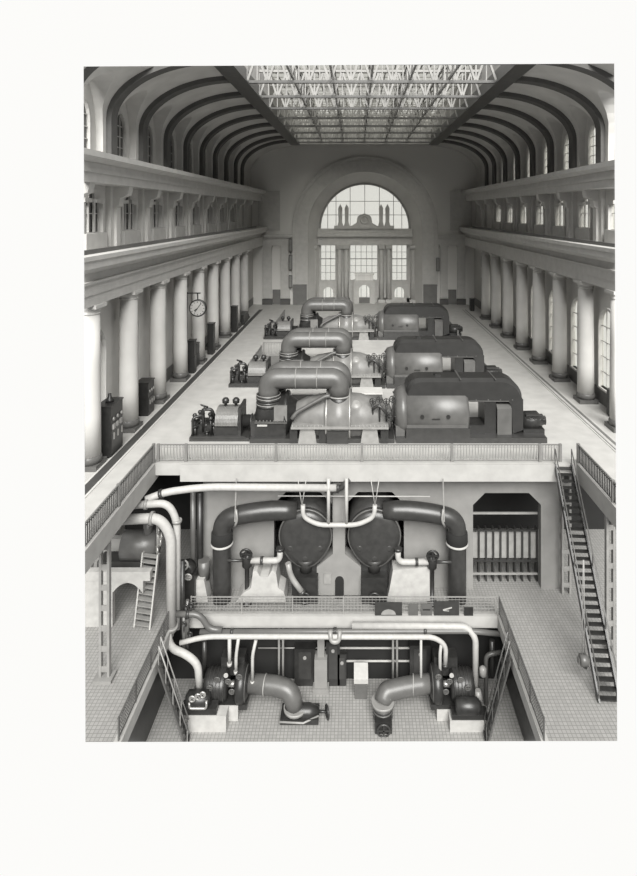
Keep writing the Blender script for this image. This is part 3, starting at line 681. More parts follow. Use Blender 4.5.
    ex = b.build('exciter', 'dark', t)
    b = MB()
    for k in range(5): b.wheel((11.4+k*.27, Yc-.75, 1.3), (0, 1, 0), .13, .03)
    b.box(11.3, 12.4, Yc-.85, Yc-.65, 1.45, 1.55); b.build('brush_gear', 'dark2', ex)
    return t
def make_pump_set():
    Yc = 37.6; t = thing('oil_pump_unit', 'dark oil pump unit with two domed vents at the left end, front row', 'pump', (-9, Yc, 0), 'three oil pump units')
    b = MB(); b.box(-10.9, -7.0, Yc-1.0, Yc+1.0, 0, .25); b.box(-10.7, -7.2, Yc-1.1, Yc-.9, .28, .36); b.build('bed_plate', 'dark2', t)
    b = MB(); b.lathe((0, Yc, 1.0), (1, 0, 0), [(-9.3, .5), (-9.25, .85), (-7.8, .85), (-7.75, 1.0), (-7.6, 1.0), (-7.55, .4), (-7.0, .4)], 24); b.box(-9.3, -7.6, Yc-.9, Yc+.9, .25, .9); by = b.build('pump_body', 'dark', t)
    b = MB()
    hc = lambda r: [(Yc-r*math.cos(PI*i/14), 1.0+r*math.sin(PI*i/14)) for i in range(15)]
    b.prism(hc(.98), 'x', -9.25, -7.75)
    for k in range(15): b.prism(hc(1.03), 'x', -9.2+k*.1, -9.155+k*.1)
    b.build('ribbed_cover', 'casing', by)
    b = MB(); b.box(-7.72, -7.55, Yc-.95, Yc+.95, .3, 2.15); b.build('end_plate', 'dark2', by)
    for xx in (-8.75, -8.05):
        b = MB(); b.lathe((xx, Yc, 0), (0, 0, 1), [(1.9, .1), (2.15, .1), (2.2, .22), (2.4, .24), (2.52, .15), (2.56, .05)], 14); b.build('domed_vent', 'dark', t)
    b = MB()
    for i in range(26):
        x_ = -10.8+random.random()*1.6; y_ = Yc-.9+random.random()*1.3; h = .5+random.random()*1.1
        b.cyl((x_, y_, .25), (x_, y_, h), .05+.06*random.random(), 8); 
        if i % 2: b.wheel((x_, y_, h), (random.random()-.5, .6, 1), .16+.07*random.random(), .035)
        else: b.lathe((x_, y_, h), (0, 0, 1), [(-.1, .1), (0, .16), (.12, .12), (.16, .03)], 10)
    b.tube(rounded([(-10.7, Yc-.9, .3), (-10.7, Yc-.9, 1.5), (-10.1, Yc-.6, 1.6), (-10.1, Yc-.6, .5)], .2), .09, 10)
    b.tube(rounded([(-10.2, Yc-.4, 1.0), (-10.2, Yc-.4, 1.9), (-9.6, Yc-.4, 1.9), (-9.4, Yc-.2, 1.2)], .2), .11, 10)
    b.box(-10.8, -9.5, Yc-.6, Yc+.7, .25, .95); b.build('valve_gear', 'dark', t)
    b = MB(); b.wheel((-10.05, Yc-.5, 2.15), (.3, .5, 1), .24, .045); b.cyl((-10.05, Yc-.5, 1.2), (-10.05, Yc-.5, 2.15), .045, 8); b.build('handwheel', 'dark', t)
    b = MB(); b.lathe((0, Yc-.1, .95), (1, 0, 0), [(-7.02, .5), (-7.0, .55), (-6.94, .55), (-6.92, .3)], 16); b.build('coupling', 'dark2', t)
    return t
names = [('second row from the viewer', 49.25), ('farthest row', 67.3)]
T = make_turbine(); G_ = make_generator(); P_ = make_pump_set()
for nm, y in names:
    dup(T, (T.location.x, y, 0), 'steam turbine with arched crossover pipes in the '+nm)
    dup(G_, (G_.location.x, y, 0), 'generator with dark arched air duct in the '+nm)
    dup(P_, (P_.location.x, y-.4, 0), 'dark oil pump unit at the left end, '+nm)
# shallow dark pit covers beside the second and third sets
mb = MB(); mb.box(-9.8, -6.4, 52.6, 58.5, .0, .02); mb.box(-5.5, 1.8, 43.4, 44.6, 0, .02); mb.build('trim_66', 'dado', None, 'structure')
for i, (x0, x1, y_, lb) in enumerate(((-5.9, 2.2, 53.6, 'long low pale bench casing behind the second turbine'), (-6.2, 2.0, 43.0, 'long low pale casing behind the front turbine'))):
    t = thing('low_casing', lb, 'casing', (x0, y_, 0)); b = MB(); b.box(x0, x1, y_, y_+1.4, 0, 1.0); b.build('body', 'mid', t)
    b = MB(); b.box(x0-.05, x1+.05, y_-.05, y_+1.45, 1.0, 1.1); b.build('lid', 'stonew', t)

# ------------------------------------------------------------------ things along the left wall
def cabinet(label, x, y, w_, d, h, knobs=True, name='switch_cabinet', m='dark'):
    t = thing(name, label, 'cabinet', (x, y, 0)); b = MB(); b.box(x-w_/2, x+w_/2, y-d/2, y+d/2, .08, h); b.box(x-w_/2+.04, x+w_/2-.04, y-d/2+.04, y+d/2-.04, 0, .08); b.box(x-w_/2-.05, x+w_/2+.05, y-d/2-.05, y+d/2+.05, h, h+.08); b.build('body', m, t)
    xf = x+w_/2
    b = MB(); b.box(xf, xf+.04, y-d/2+.06, y+d/2-.06, .25, h*.55); b.build('door', 'dark2', t)
    if knobs:
        for k in range(3):
            b = MB(); yy = y-d/2+d*(k+.5)/3; b.cyl((xf+.02, yy, h*.75), (xf+.09, yy, h*.75), .11, 12); b.build('dial', 'light', t)
            b = MB(); b.box(xf+.04, xf+.1, yy-.04, yy+.04, h*.35, h*.48); b.build('lever', 'steel', t)
    return t
cb = cabinet('big dark switchboard with dials at the foot of the nearest left column', -15.35, 34.9, .9, 1.7, 3.1)
b = MB(); b.lathe((-15.35, 34.9, 3.18), (0, 0, 1), [(0, .25), (.15, .25), (.3, .12), (.5, .1)], 12); b.build('horn', 'dark', cb)
for k in range(3): b = MB(); b.box(-14.9, -14.8, 34.25+k*.5, 34.5+k*.5, 1.7, 2.0); b.build('meter', 'light', cb)
cabinet('squat dark cabinet between second and third left columns', -15.7, 41.7, .9, 1.2, 2.4)
cabinet('tall narrow dark cabinet under the wall clock', -15.3, 52.3, .6, .7, 3.0, False)
cabinet('small dark cabinet between the clock and the fifth left column', -15.6, 54.4, .5, .9, 2.2, False)
cabinet('tall narrow dark cabinet past the fifth left column', -15.3, 59.2, .6, .8, 3.2, False)
cabinet('tall thin dark cabinet near the far end of the left columns', -15.2, 70, .7, .8, 3.2, False)
cabinet('low dark cabinet near the far left corner', -15.2, 75.5, .7, 3.0, 1.3, False)
cabinet('dark cabinet in the window bay right of the second right column', 18.9, 41.0, .7, .9, 1.9, False)
cabinet('low dark cabinet beside the third right column', 18.9, 46.6, .6, .8, 1.7, False)
cabinet('small dark box near the far right corner by the doorway', 17.6, 85, .6, .8, 1.8, False)
t = thing('wall_clock', 'round clock hanging from a bracket on the fourth left column', 'clock', (-15.1, 50, 8))
c = at(198, 308, 50.2)
b = MB(); b.bar((-15.2, 50.1, c.z+1.35), (c.x+.25, 50.1, c.z+1.35), .1); b.bar((-15.12, 50.1, c.z+1.45), (-15.12, 50.1, -0+3.3), .09); b.bar((c.x, 50.1, c.z+.75), (c.x, 50.1, c.z+1.35), .1); b.build('bracket', 'dark', t)
b = MB(); b.lathe(tuple(c), (0, -1, 0), [(-.15, .7), (-.1, .78), (.1, .78), (.15, .7)], 28); cs = b.build('case', 'dark', t)
b = MB(); b.lathe((c.x, c.y-.15, c.z), (0, -1, 0), [(0, .66), (.02, .66)], 28); b.build('dial', 'dial', cs)
b = MB()
for k in range(12):
    a = k*PI/6; b.bar((c.x+.52*math.sin(a), c.y-.18, c.z+.52*math.cos(a)), (c.x+.62*math.sin(a), c.y-.18, c.z+.62*math.cos(a)), .05)
b.build('hour_marks', 'black', cs)
b = MB(); b.bar((c.x-.25, c.y-.19, c.z-.35), (c.x+.33, c.y-.19, c.z+.45), .05); b.build('minute_hand', 'black', cs)
b = MB(); b.bar((c.x, c.y-.2, c.z), (c.x-.28, c.y-.2, c.z-.2), .07); b.build('hour_hand', 'black', cs)
# far side doorways
for side, nm in ((-1, 'left'), (1, 'right')):
    t = MB(); t.box(X(side, 17.8), X(side, 18.0), 83.2, 85.4, 0, 5.0); t.box(X(side, 17.8), X(side, 18.0), 83.4, 85.2, 6.6, 8.3); t.build('door_1' if side < 0 else 'door_2', 'door', None, 'structure')

# ------------------------------------------------------------------ stairs on the right
def stair(name, label, top, bot, w_, n, rails=True, m='dark2', tread='mid', rm='light'):
    top, bot = Vector(top), Vector(bot); d = bot-top; flat = Vector((d.x, d.y, 0)).normalized(); s = Vector((flat.y, -flat.x, 0))
    t = thing(name, label, 'stairs', bot)
    for e in (-1, 1): b = MB(); b.bar(top+s*e*w_/2, bot+s*e*w_/2, .08, .3); b.build('stringer', m, t)
    for k in range(n):
        c = top+d*(k+.5)/n; b = MB(); b.bar(c-s*w_/2, c+s*w_/2, .26, .05); b.build('tread', tread, t)
    if rails:
        for e in (-1, 1):
            b = MB(); U = Vector((0, 0, .95)); b.tube([top+s*e*w_/2+U, bot+s*e*w_/2+U], .035, 8)
            for k in range(5): c = top+s*e*w_/2+d*k/4; b.bar(c, c+U, .04)
            b.build('handrail', rm, t)
    return t
stair('steep_stairs', 'long steep iron stairs from the turbine floor down to the right basement deck', (12.25, EDGE-.1, .05), (11.85, 26.2, ZD), .95, 30, True, 'dark', 'dark', 'mid')
stair('pit_ladder', 'steep iron ladder stairs at the left side of the pit', (XA+.12, 28.75, ZD), (XA+1.5, 29.0, ZP), .62, 14, True, 'mid', 'dark2', 'light')
stair('pit_ladder', 'steep iron ladder stairs at the right side of the pit', (XB-.12, 29.1, ZD), (XB-1.3, 29.2, ZP), .62, 14, True, 'mid', 'dark2', 'mid')
p = at(149, 556, 31.5); stair('white_step_ladder', 'white step ladder leaning under the left gallery', (p.x, 31.8, p.z), (at(144, 624, 31.2).x, 31.0, ZD), .95, 12, False, 'white', 'light')
# steel lattice posts
def lattice_post(label, x, y, z0, z1, w_=.4, m='light', foot=True):
    t = thing('lattice_post', label, 'post', (x, y, z0))
    for e in (-1, 1): b = MB(); b.box(x+e*w_/2-.06, x+e*w_/2+.06, y-.12, y+.12, z0, z1); b.build('channel', m, t)
    k = z0+.4
    while k < z1-.3: b = MB(); b.box(x-w_/2, x+w_/2, y-.1, y-.06, k, k+.28); b.build('batten', m, t); k += 1.0
    if foot: b = MB(); b.box(x-.44, x+.44, y-.36, y+.36, z0, z0+.16); b.build('foot_plate', 'bwall', t)
lattice_post('pale steel lattice post standing on tiles under the left gallery', at(105, 690, 27.6).x, 27.6, ZD, -.9)
lattice_post('steel lattice post beside the back wall right of the stairs top', at(566, 590, 33.8).x, 33.8, ZD, -.9, .45, 'light', False)
lattice_post('steel lattice post under the right gallery at the picture edge', at(610, 600, 29.3).x, 29.3, ZD, -.9, .35, 'light', False)

# ------------------------------------------------------------------ basement machinery
def pipe(label, pts, r, m, name='pipe', R=.6, flanges=(), group=None, fm='dark2'):
    pts = [Vector(p) for p in pts]
    t = thing(name, label, 'pipe', pts[-1] if pts[-1].z < pts[0].z else pts[0], group)
    b = MB(); b.tube(rounded(pts, R, 8), r, 16); b.build('pipe_run', m, t)
    for c, ax in flanges:
        b = MB(); c = Vector(c); ax = Vector(ax); b.lathe(c-ax*.08, ax, [(0, r*1.35), (.16, r*1.35)], 18); b.build('flange', fm, t)
    return t
# condensers (lying drums seen end on), mirrored about the pier
XP = at(339.8, 0, 33.0).x
def condenser(sg, nm):
    Yc = 32.95; xc = XP+sg*(at(339.8+34.6*sg, 0, 33).x-XP)*sg; zc = at(0, 537, 33).z; R = 1.52
    t = thing('condenser', 'round dark condenser drum on the %s of the central pier' % nm, 'condenser', (xc, Yc+1, ZD), 'pair of condensers')
    b = MB(); b.lathe((xc, Yc, zc), (0, 1, 0), [(.55, R), (5.5, R)], 40); b.build('shell', 'dark2', t)
    b = MB()                                           # dished pear-shaped end cover
    n = 36; prof = []
    for k in range(n):
        a = 2*PI*k/n; x_, z_ = math.cos(a)*R*1.0, math.sin(a)*R
        if z_ < -.6: f_ = (-.6-z_)/(R-.6); z_ = z_-.32*f_**1.6; x_ *= (1-.05*f_)
        prof.append((x_, z_))
    rows = [(1.0, .55), (1.0, .15), (.93, .0), (.75, -.08), (.4, -.13)]
    vs = [(xc+x_*s_, Yc+d_, zc+z_*s_) for s_, d_ in rows for x_, z_ in prof]; vs.append((xc, Yc-.14, zc-.1))
    fs = [(j*n+i, j*n+(i+1) % n, (j+1)*n+(i+1) % n, (j+1)*n+i) for j in range(4) for i in range(n)]+[(4*n+i, 4*n+(i+1) % n, 5*n) for i in range(n)]
    b.add(vs, fs, True); cv = b.build('end_cover', 'dark2', t)
    b = MB(); b.tube([(xc+x_*1.01, Yc+.2, zc+z_*1.01) for x_, z_ in prof], .06, 6, closed=True); b.build('rim', 'mid', cv)
    for dx, dz in ((-.85, -.6), (.85, -.6), (0, -1.2)):
        b = MB(); b.lathe((xc+dx, Yc-.02, zc+dz), (0, -1, 0), [(-.2, .36), (.04, .24), (.1, .1)], 16); b.build('boss', 'dark2', cv)
    b = MB(); b.lathe((xc, Yc+.55, 0), (0, 0, 1), [(zc-2.35, .34), (zc-2.0, .4), (zc-1.35, .75)], 18); b.build('drain_neck', 'dark2', t)
    b = MB(); b.box(xc-.75, xc+.75, Yc-.1, Yc+1.8, ZD, zc-2.3); b.box(xc-.85, xc+.85, Yc+.56, Yc+2, ZD, zc-1.3); b.build('stand', 'dark', t)
    b = MB(); b.ring((xc, Yc-.2, ZD+.4), (0, 1, 0), .3, .07); b.build('handwheel', 'dark', t)
    # exhaust pipe
    xv = at(222, 0, 33.2).x if sg < 0 else at(457, 0, 33.2).x
    t2 = thing('exhaust_pipe', 'thick dark pipe bending from the %s condenser down to the deck' % nm, 'pipe', (xv, 33.3, ZD), 'thick dark condenser pipes')
    zt = at(0, 511, 33.2).z; xs = xc+sg*.55
    b = MB(); b.tube(rounded([(xs, 33.4, zt-.1), (xs+sg*1.4, 33.3, zt), (xc+sg*3.6, 33.2, zt-.15), (xv, 33.2, zt-.5), (xv, 33.2, zt-3.0), (xv, 33.2, ZD)], 1.25, 9), .54, 24); pr = b.build('pipe_run', 'dark2', t2)
    b = MB(); zb2 = at(0, 538, 33).z; b.lathe((xv, 33.2, 0), (0, 0, 1), [(zb2-.4, .58), (zb2-.3, .64), (zb2+.25, .62), (zb2+.3, .56)], 24); b.build('sleeve', 'black', pr)
    b = MB(); b.ring((xv, 33.2, zb2-.42), (0, 0, 1), .6, .07, 28, 8); b.build('clamp', 'white', pr)
    b = MB(); b.bar((xc+sg*4.0, 32.75, -.6), (xc+sg*4.0+sg*.05, 32.6, zt-.3), .07); b.tube(rounded([(xc+sg*4.0, 32.62, zt+.4), (xc+sg*3.9, 32.55, zt-.2), (xc+sg*4.1, 32.7, zt-.65)], .3), .07, 8); b.build('hanger', 'light', pr)
    # white branch with valve
    pv = [at(p_, y_, 32.9) for p_, y_ in (((280, 549), (280, 560.5), (247, 560.5)) if sg < 0 else ((398, 549), (398, 562), (432, 562)))]
    pipe('white lagged branch pipe with a bend on the %s condenser' % nm, pv, .17, 'white', 'branch_pipe', .55, [(pv[1]*.45+pv[2]*.55, (1, 0, 0)), (pv[0], (0, 0, 1))], 'white branch pipes of the condensers')
    vx = pv[2].x; b = MB(); zc2 = pv[2].z
    t3 = thing('valve', 'black upright valve with stem between %s condenser and thick pipe' % nm, 'valve', (vx, 32.9, ZD), 'upright valves by the condensers')
    b.lathe((vx, 32.9, 0), (0, 0, 1), [(ZD, .3), (ZD+.12, .3), (ZD+.14, .12), (zc2-.45, .14), (zc2-.3, .28), (zc2+.3, .3), (zc2+.5, .15)], 16); b.build('body', 'dark', t3)
    b = MB(); b.wheel((vx, 32.6, zc2+.55), (0, 1, .2), .33, .06); b.build('handwheel', 'dark', t3)
    b = MB(); b.cyl((vx, 32.9, zc2), (xv, 32.9, zc2), .09, 10); b.build('side_pipe', 'dark2', t3)
condenser(-1, 'left'); condenser(1, 'right')
# white diagonal strut pipe of the left condenser
pipe('short pale pipe slanting down from the left condenser', [at(288, 563, 32.6), at(291, 577, 32.6), at(302, 592, 32.4)], .16, 'light', 'drain_pipe', .4, [(at(302, 592, 32.4), (.5, 0, -.8))])
# concrete foundations on the deck
def foundation(label, poly, Y, d, m='concrete'):
    b = MB(); b.prism([(at(a, c_, Y).x, max(ZD, at(a, c_, Y).z)) for a, c_ in poly], 'y', Y, Y+d); tag(b.build('foundation_block', m), label, 'foundation', None)
foundation('pale stepped concrete block with a hollow top left of the left condenser', [(236, 602), (242, 594), (251, 588), (253, 571), (257, 571), (260, 577), (268, 577), (272, 570), (276, 573), (278, 588), (284, 592), (286, 602)], 32.6, 1.2)
foundation('pale concrete block right of the right condenser', [(386, 602), (389, 592), (393, 570), (431, 567), (433, 590), (434, 602)], 32.9, .9)
foundation('small pale concrete block beside the dark vertical pipe at left', [(184, 602), (188, 580), (204, 580), (208, 602)], 32.7, .8)
# white service pipe bridge in the middle
zq = at(0, 524.5, 32.5)
pts = [at(303, 505, 32.5), at(303, 517, 32.5), at(318, 525, 32.5), at(358, 525, 32.5), at(374, 517, 32.5), at(375, 505, 32.5)]
t = pipe('thin white pipe dipping between the two condenser tops', pts, .13, 'white', 'service_pipe', .7)
for i, px in enumerate((328.5, 346.5)):
    b = MB(); b.cyl(at(px, 525, 32.5), at(px, 478, 32.5), .1, 12); b.build('riser', 'white', t)
for px in (302, 375):
    for e in (-4, 4): b = MB(); b.cyl(at(px, 506, 32.5), at(px+e, 480, 32.6), .025, 6); b.build('hanger_wire', 'white', t)
pipe('thin white conduit strung straight under the turbine floor', [at(278, 496, 33), at(430, 496.5, 33)], .035, 'white', 'conduit')
pipe('long white lagged pipe hung close under the turbine floor', [at(145, 500, 31.6), at(166, 492, 32.2), at(205, 487, 32.6), at(338, 488, 32.6)], .2, 'white', 'lagged_pipe', 1.0, [(at(338, 488, 32.6), (1, 0, 0)), (at(161, 494, 32.0), (.9, 0, .3))])
pipe('dark pipe stub bending up at the right end of the long white pipe', [at(325, 490, 32.75), at(339, 490, 32.75), at(349, 480, 32.75)], .16, 'dark2', 'pipe', .5)
# left riser pipes
pipe('upper white pipe bending down to a valve under the left gallery', [at(120, 506, 31.2), at(168, 503, 31.6), at(177, 520, 31.6), at(177.5, 628, 31.4)], .2, 'white', 'riser_pipe', .9, [(at(177, 521, 31.6), (0, 0, 1)), (at(146, 504.5, 31.4), (1, 0, 0))], None, 'light')
pipe('widest white pipe rising along the left of the basement', [at(112, 520, 31.0), at(160, 518, 31.2), at(171, 535, 31.2), at(171.5, 631, 31.0)], .27, 'white', 'riser_pipe', 1.2, [(at(152, 518.3, 31.2), (1, 0, 0)), (at(171.5, 627, 31.0), (0, 0, 1))], None, 'light')
pipe('white swan-neck pipe dropping from the left deck into the pit', [at(167, 630, 30.8), at(170, 648, 30.6), at(186, 654, 30.6), at(198, 664, 30.5), at(199.5, 690, 30.5)], .2, 'white', 'swan_neck_pipe', .7, [(at(199.5, 688, 30.5), (0, 0, 1))])
pipe('dark vertical pipe against the back wall at left', [at(193, 488, 33.6), at(193, 598, 33.4)], .16, 'mid', 'pipe', .3)
pipe('black vertical pipe just right of the first one on the back wall', [at(200, 492, 33.7), at(200, 598, 33.5)], .2, 'dark', 'pipe', .3)
pipe('dark riser beside the white riser pipes down to the deck', [at(182.5, 560, 31.7), at(182.5, 640, 31.2)], .13, 'dark', 'pipe', .3)
pipe('grey offset pipe stepping down at the left end of the deck edge', [at(176, 614, 31.1), at(200, 614, 31.1), at(209, 629, 31.1), at(222, 630, 31.1)], .16, 'mid', 'pipe', .5, [(at(188, 614, 31.1), (1, 0, 0))])
t = thing('valve_group', 'cluster of handwheel valves at the left end of the mesh railing', 'valve', at(190, 630, 31.2))
b = MB()
for px, py in ((186, 607), (191, 605), (184, 624), (190, 634)): b.wheel(at(px, py, 31.1), (.2, 1, .3), .14, .04); b.cyl(at(px, py, 31.1), at(px, py+12, 31.15), .05, 8)
b.build('handwheels', 'dark', t)
b = MB(); b.cyl(at(184, 612, 31.2), at(184, 656, 31.2), .12, 10); b.cyl(at(187.5, 600, 31.25), at(187.5, 650, 31.25), .1, 10); b.build('manifold', 'mid', t)
# machine under the left gallery
t = thing('boiler_feed_tank', 'grey riveted tank in the dark under the left gallery', 'tank', (at(130, 570, 33).x, 33, -5.3))
c = at(140, 545, 32.6); b = MB(); b.lathe((c.x-1.1, 32.8, c.z-.1), (1, 0, 0), [(0, .5), (.1, .8), (2.0, .8), (2.15, .45)], 20); b.build('tank_body', 'mid', t)
b = MB(); b.box(c.x-2.4, c.x+.9, 32.4, 33.4, c.z-1.6, c.z-.85); b.build('platform', 'dark2', t)
b = MB()
for px, py in ((158, 530), (160, 542), (157, 550), (161, 536)): b.wheel(at(px, py, 32.2), (1, .6, 0), .2, .05)
b.cyl(at(158, 525, 32.3), at(158, 560, 32.3), .1, 8); b.build('valve_cluster', 'steel', t)
b = MB(); b.cyl(at(148, 520, 32.7), at(148, 540, 32.7), .25, 12); b.build('neck', 'mid', t)
t = thing('small_pump', 'small pump with pale valves at the foot of the white risers', 'pump', at(188, 590, 32.4))
b = MB(); c = at(186, 572, 32.4); b.lathe(c, (0, 1, 0), [(0, .3), (.1, .42), (.6, .42), (.7, .2)], 16); b.box(c.x-.5, c.x+.5, c.y, c.y+.8, ZD, c.z-.2); b.build('pump_body', 'dark', t)
b = MB(); b.wheel(at(183, 565, 32.2), (0, 1, 0), .28, .06); b.wheel(at(188, 577, 32.2), (0, 1, .3), .2, .05); b.build('valve_wheels', 'light', t)
pipe('grey vertical drum standing left of the first dark pipe', [at(204, 560, 33.3), at(204, 578, 33.3)], .35, 'mid', 'drum', .1)
# rack in the right opening
t = thing('tube_rack', 'rack of upright pale tubes inside the right wall opening', 'rack', (bx(507), 35.2, ZD))
for i in range(9):
    b = MB(); x_ = bx(477.5+i*7.4); b.box(x_-.19, x_+.19, 35.0, 35.2, bz(566), bz(538)); b.build('tube', 'light', t)
for i in range(10):
    b = MB(); x_ = bx(474+i*7.4); b.box(x_-.05, x_+.05, 34.85, 35.25, ZD, bz(535)); b.build('upright', 'dark', t)
for py in (518.5, 536, 567, 580):
    b = MB(); b.box(bx(472), bx(541), 34.8, 34.9, bz(py+1.2), bz(py-.6)); b.build('rail', 'light' if py in (518.5, 580) else 'dark', t)
# hanging hook block
t = thing('hook_block', 'round crane hook block hanging on a wire beside the steep stairs', 'hook', at(583.5, 662, 27.2))
c = at(583.5, 660, 27.0); b = MB(); b.lathe((c.x-.2, c.y, c.z), (1, 0, 0), [(0, .18), (.05, .27), (.35, .27), (.4, .18)], 16); b.box(c.x-.27, c.x+.27, c.y-.1, c.y+.1, c.z-.15, c.z+.12); b.build('block', 'mid', t)
b = MB(); b.tube(rounded([(c.x, c.y, c.z-.2), (c.x, c.y, c.z-.35), (c.x+.14, c.y, c.z-.42), (c.x+.16, c.y, c.z-.28)], .08), .04, 8); b.build('hook', 'dark', t)
b = MB()
for e in (-.06, .06): b.cyl((c.x+e, c.y, c.z+.1), (c.x+e*.3, c.y, at(584, 560, 27).z), .022, 6)
b.build('wire_rope', 'light', t)
# ---------------- the pit
pipe('dark painted horizontal pipe under the front edge of the deck', [at(200, 632, 31.2), at(337, 631.5, 31.2), at(470, 631, 31.2), at(500, 634, 31.3)], .14, 'brown', 'header_pipe', .5, [(at(232, 632, 31.2), (1, 0, 0)), (at(335, 631, 31.2), (1, 0, 0)), (at(425, 631, 31.2), (1, 0, 0))])
pipe('long white header pipe crossing the pit and curving down at right', [at(180, 643, 30.9), at(205, 636.5, 31.0), at(434, 637, 31.0), at(446, 645, 31.0), at(445, 666, 31.0)], .13, 'white', 'header_pipe', .7, [(at(445, 665, 31.0), (0, 0, 1))])
pipe('thick white pipe bending down at the right side of the pit', [at(352, 625.5, 31.3), at(466, 626.5, 31.3), at(475.5, 637, 31.1), at(475.5, 690, 31.0)], .17, 'white', 'drop_pipe', .6, [(at(475.5, 688, 31.0), (0, 0, 1))])
pipe('small u-bend loop pipe at the middle of the header', [at(330, 630, 31.0), at(331, 642, 30.8), at(339, 642, 30.8), at(340, 630, 31.0)], .12, 'light', 'u_bend_pipe', .3)
vp = [('first', [at(229.5, 638, 30.9), at(229.5, 664, 30.8)], .1), ('second', [at(238.5, 638, 30.9), at(236, 656, 30.8), at(236, 672, 30.8)], .09), ('third', [at(256, 640, 30.9), at(252.5, 655, 30.7), at(252.5, 682, 30.7)], .09), ('fourth', [at(442, 640, 31.1), at(440, 652, 30.9), at(440, 682, 30.9)], .09), ('fifth', [at(421, 638, 31), at(421, 690, 30.8)], .07)]
for i, (nm, pp, r) in enumerate(vp): pipe('thin white drop pipe in the pit, %s from the left' % nm, pp, r, 'white', 'drop_pipe', .3, [(pp[-1], (0, 0, 1))], 'thin white drop pipes in the pit', 'white')
for nm, px in (('left', 281), ('right', 395)):
    t = thing('double_conduit', 'pair of grey conduits standing in the pit, %s one' % nm, 'pipe', at(px, 690, 32.3), 'paired conduits in the pit')
    for e in (-2, 2): b = MB(); b.cyl((at(px+e, 0, 32.3).x, 32.3, ZP), (at(px+e, 0, 32.3).x, 32.3, ZD-.4), .07, 8); b.build('conduit', 'light', t)
for nm, px, m in (('left of the centre', 204.5, 'dark2'), ('beside the right drop pipe', 492, 'dark2')):
    pipe('dark vertical pipe in the pit shadow '+nm, [at(px, 640, 31.8), at(px, 676, 31.8)], .14, m, 'pipe', .2)
pipe('dark square-cornered pipe frame right of the thick white drop pipe', [at(486, 712, 31.3), at(486, 655, 31.3), at(502, 652, 31.3)], .12, 'mid', 'pipe', .3)
t = thing('back_pipes', 'two thin bright pipes running along the dark back of the pit', 'pipe', (at(370, 0, 32.8).x, 32.8, ZD-2), None)
for py in (637, 648):
    b = MB(); z_ = at(0, py+11 if py == 637 else py+13, 32.8).z; b.cyl((at(322, 0, 32.8).x, 32.8, z_), (at(420, 0, 32.8).x, 32.8, z_), .06, 8); b.build('pipe_run', 'white', t)
b = MB(); z_ = at(0, 648, 32.8).z; b.cyl((at(258, 0, 32.8).x, 32.8, z_), (at(318, 0, 32.8).x, 32.8, z_), .04, 8); b.build('pipe_run', 'light', t)
mb = MB(); a = at(321, 0, 32.3).x; mb.box(a-.2, a+.2, 32.2, 32.6, ZP, ZD-.35); mb.box(a-.36, a+.36, 32.0, 32.7, ZP, ZP+1.9); mb.box(a-.46, a+.46, 31.9, 32.7, ZP, ZP+.3)
tag(mb.build('concrete_pillar', 'bwall'), 'grey concrete pillar with wide foot standing at the back of the pit', 'pillar')
t = thing('control_desk', 'small cabinet with white top at the back centre of the pit', 'cabinet', (at(361, 0, 31.8).x, 31.9, ZP))
c = at(361, 0, 31.8); b = MB(); b.box(c.x-.34, c.x+.34, 31.6, 32.2, ZP, ZP+.95); b.build('body', 'mid', t); b = MB(); b.prism([(31.5, ZP+.95), (31.5, ZP+1.2), (32.2, ZP+1.6), (32.2, ZP+.95)], 'x', c.x-.4, c.x+.4); b.build('top', 'white', t)
for i, (px, w_, h, lb) in enumerate(((333, .8, 2.6, 'black cabinet at the pit back left of the white-topped one'), (342, .5, 1.9, 'narrow black cabinet next to the white-topped one'), (305, 1.2, 2.2, 'broad black switch box in the pit behind the left elbow'), (420, 1.2, 2.4, 'black switch box in the pit behind the right elbow'))):
    c = at(px, 0, 32.5); t = thing('switch_box', lb, 'cabinet', (c.x, 32.6, ZP)); b = MB(); b.box(c.x-w_/2, c.x+w_/2, 32.4, 32.9, ZP+.1, ZP+h); b.box(c.x-w_/2+.05, c.x+w_/2-.05, 32.5, 32.85, ZP, ZP+.1); b.build('body', 'dark', t)
    b = MB(); b.box(c.x-w_*.3, c.x+w_*.3, 32.36, 32.4, ZP+.5, ZP+h-.2); b.build('door', 'dark2', t); b = MB(); b.lathe((c.x, 32.36, ZP+h-.45), (0, -1, 0), [(0, .1), (.05, .1)], 12); b.build('gauge', 'light', t)
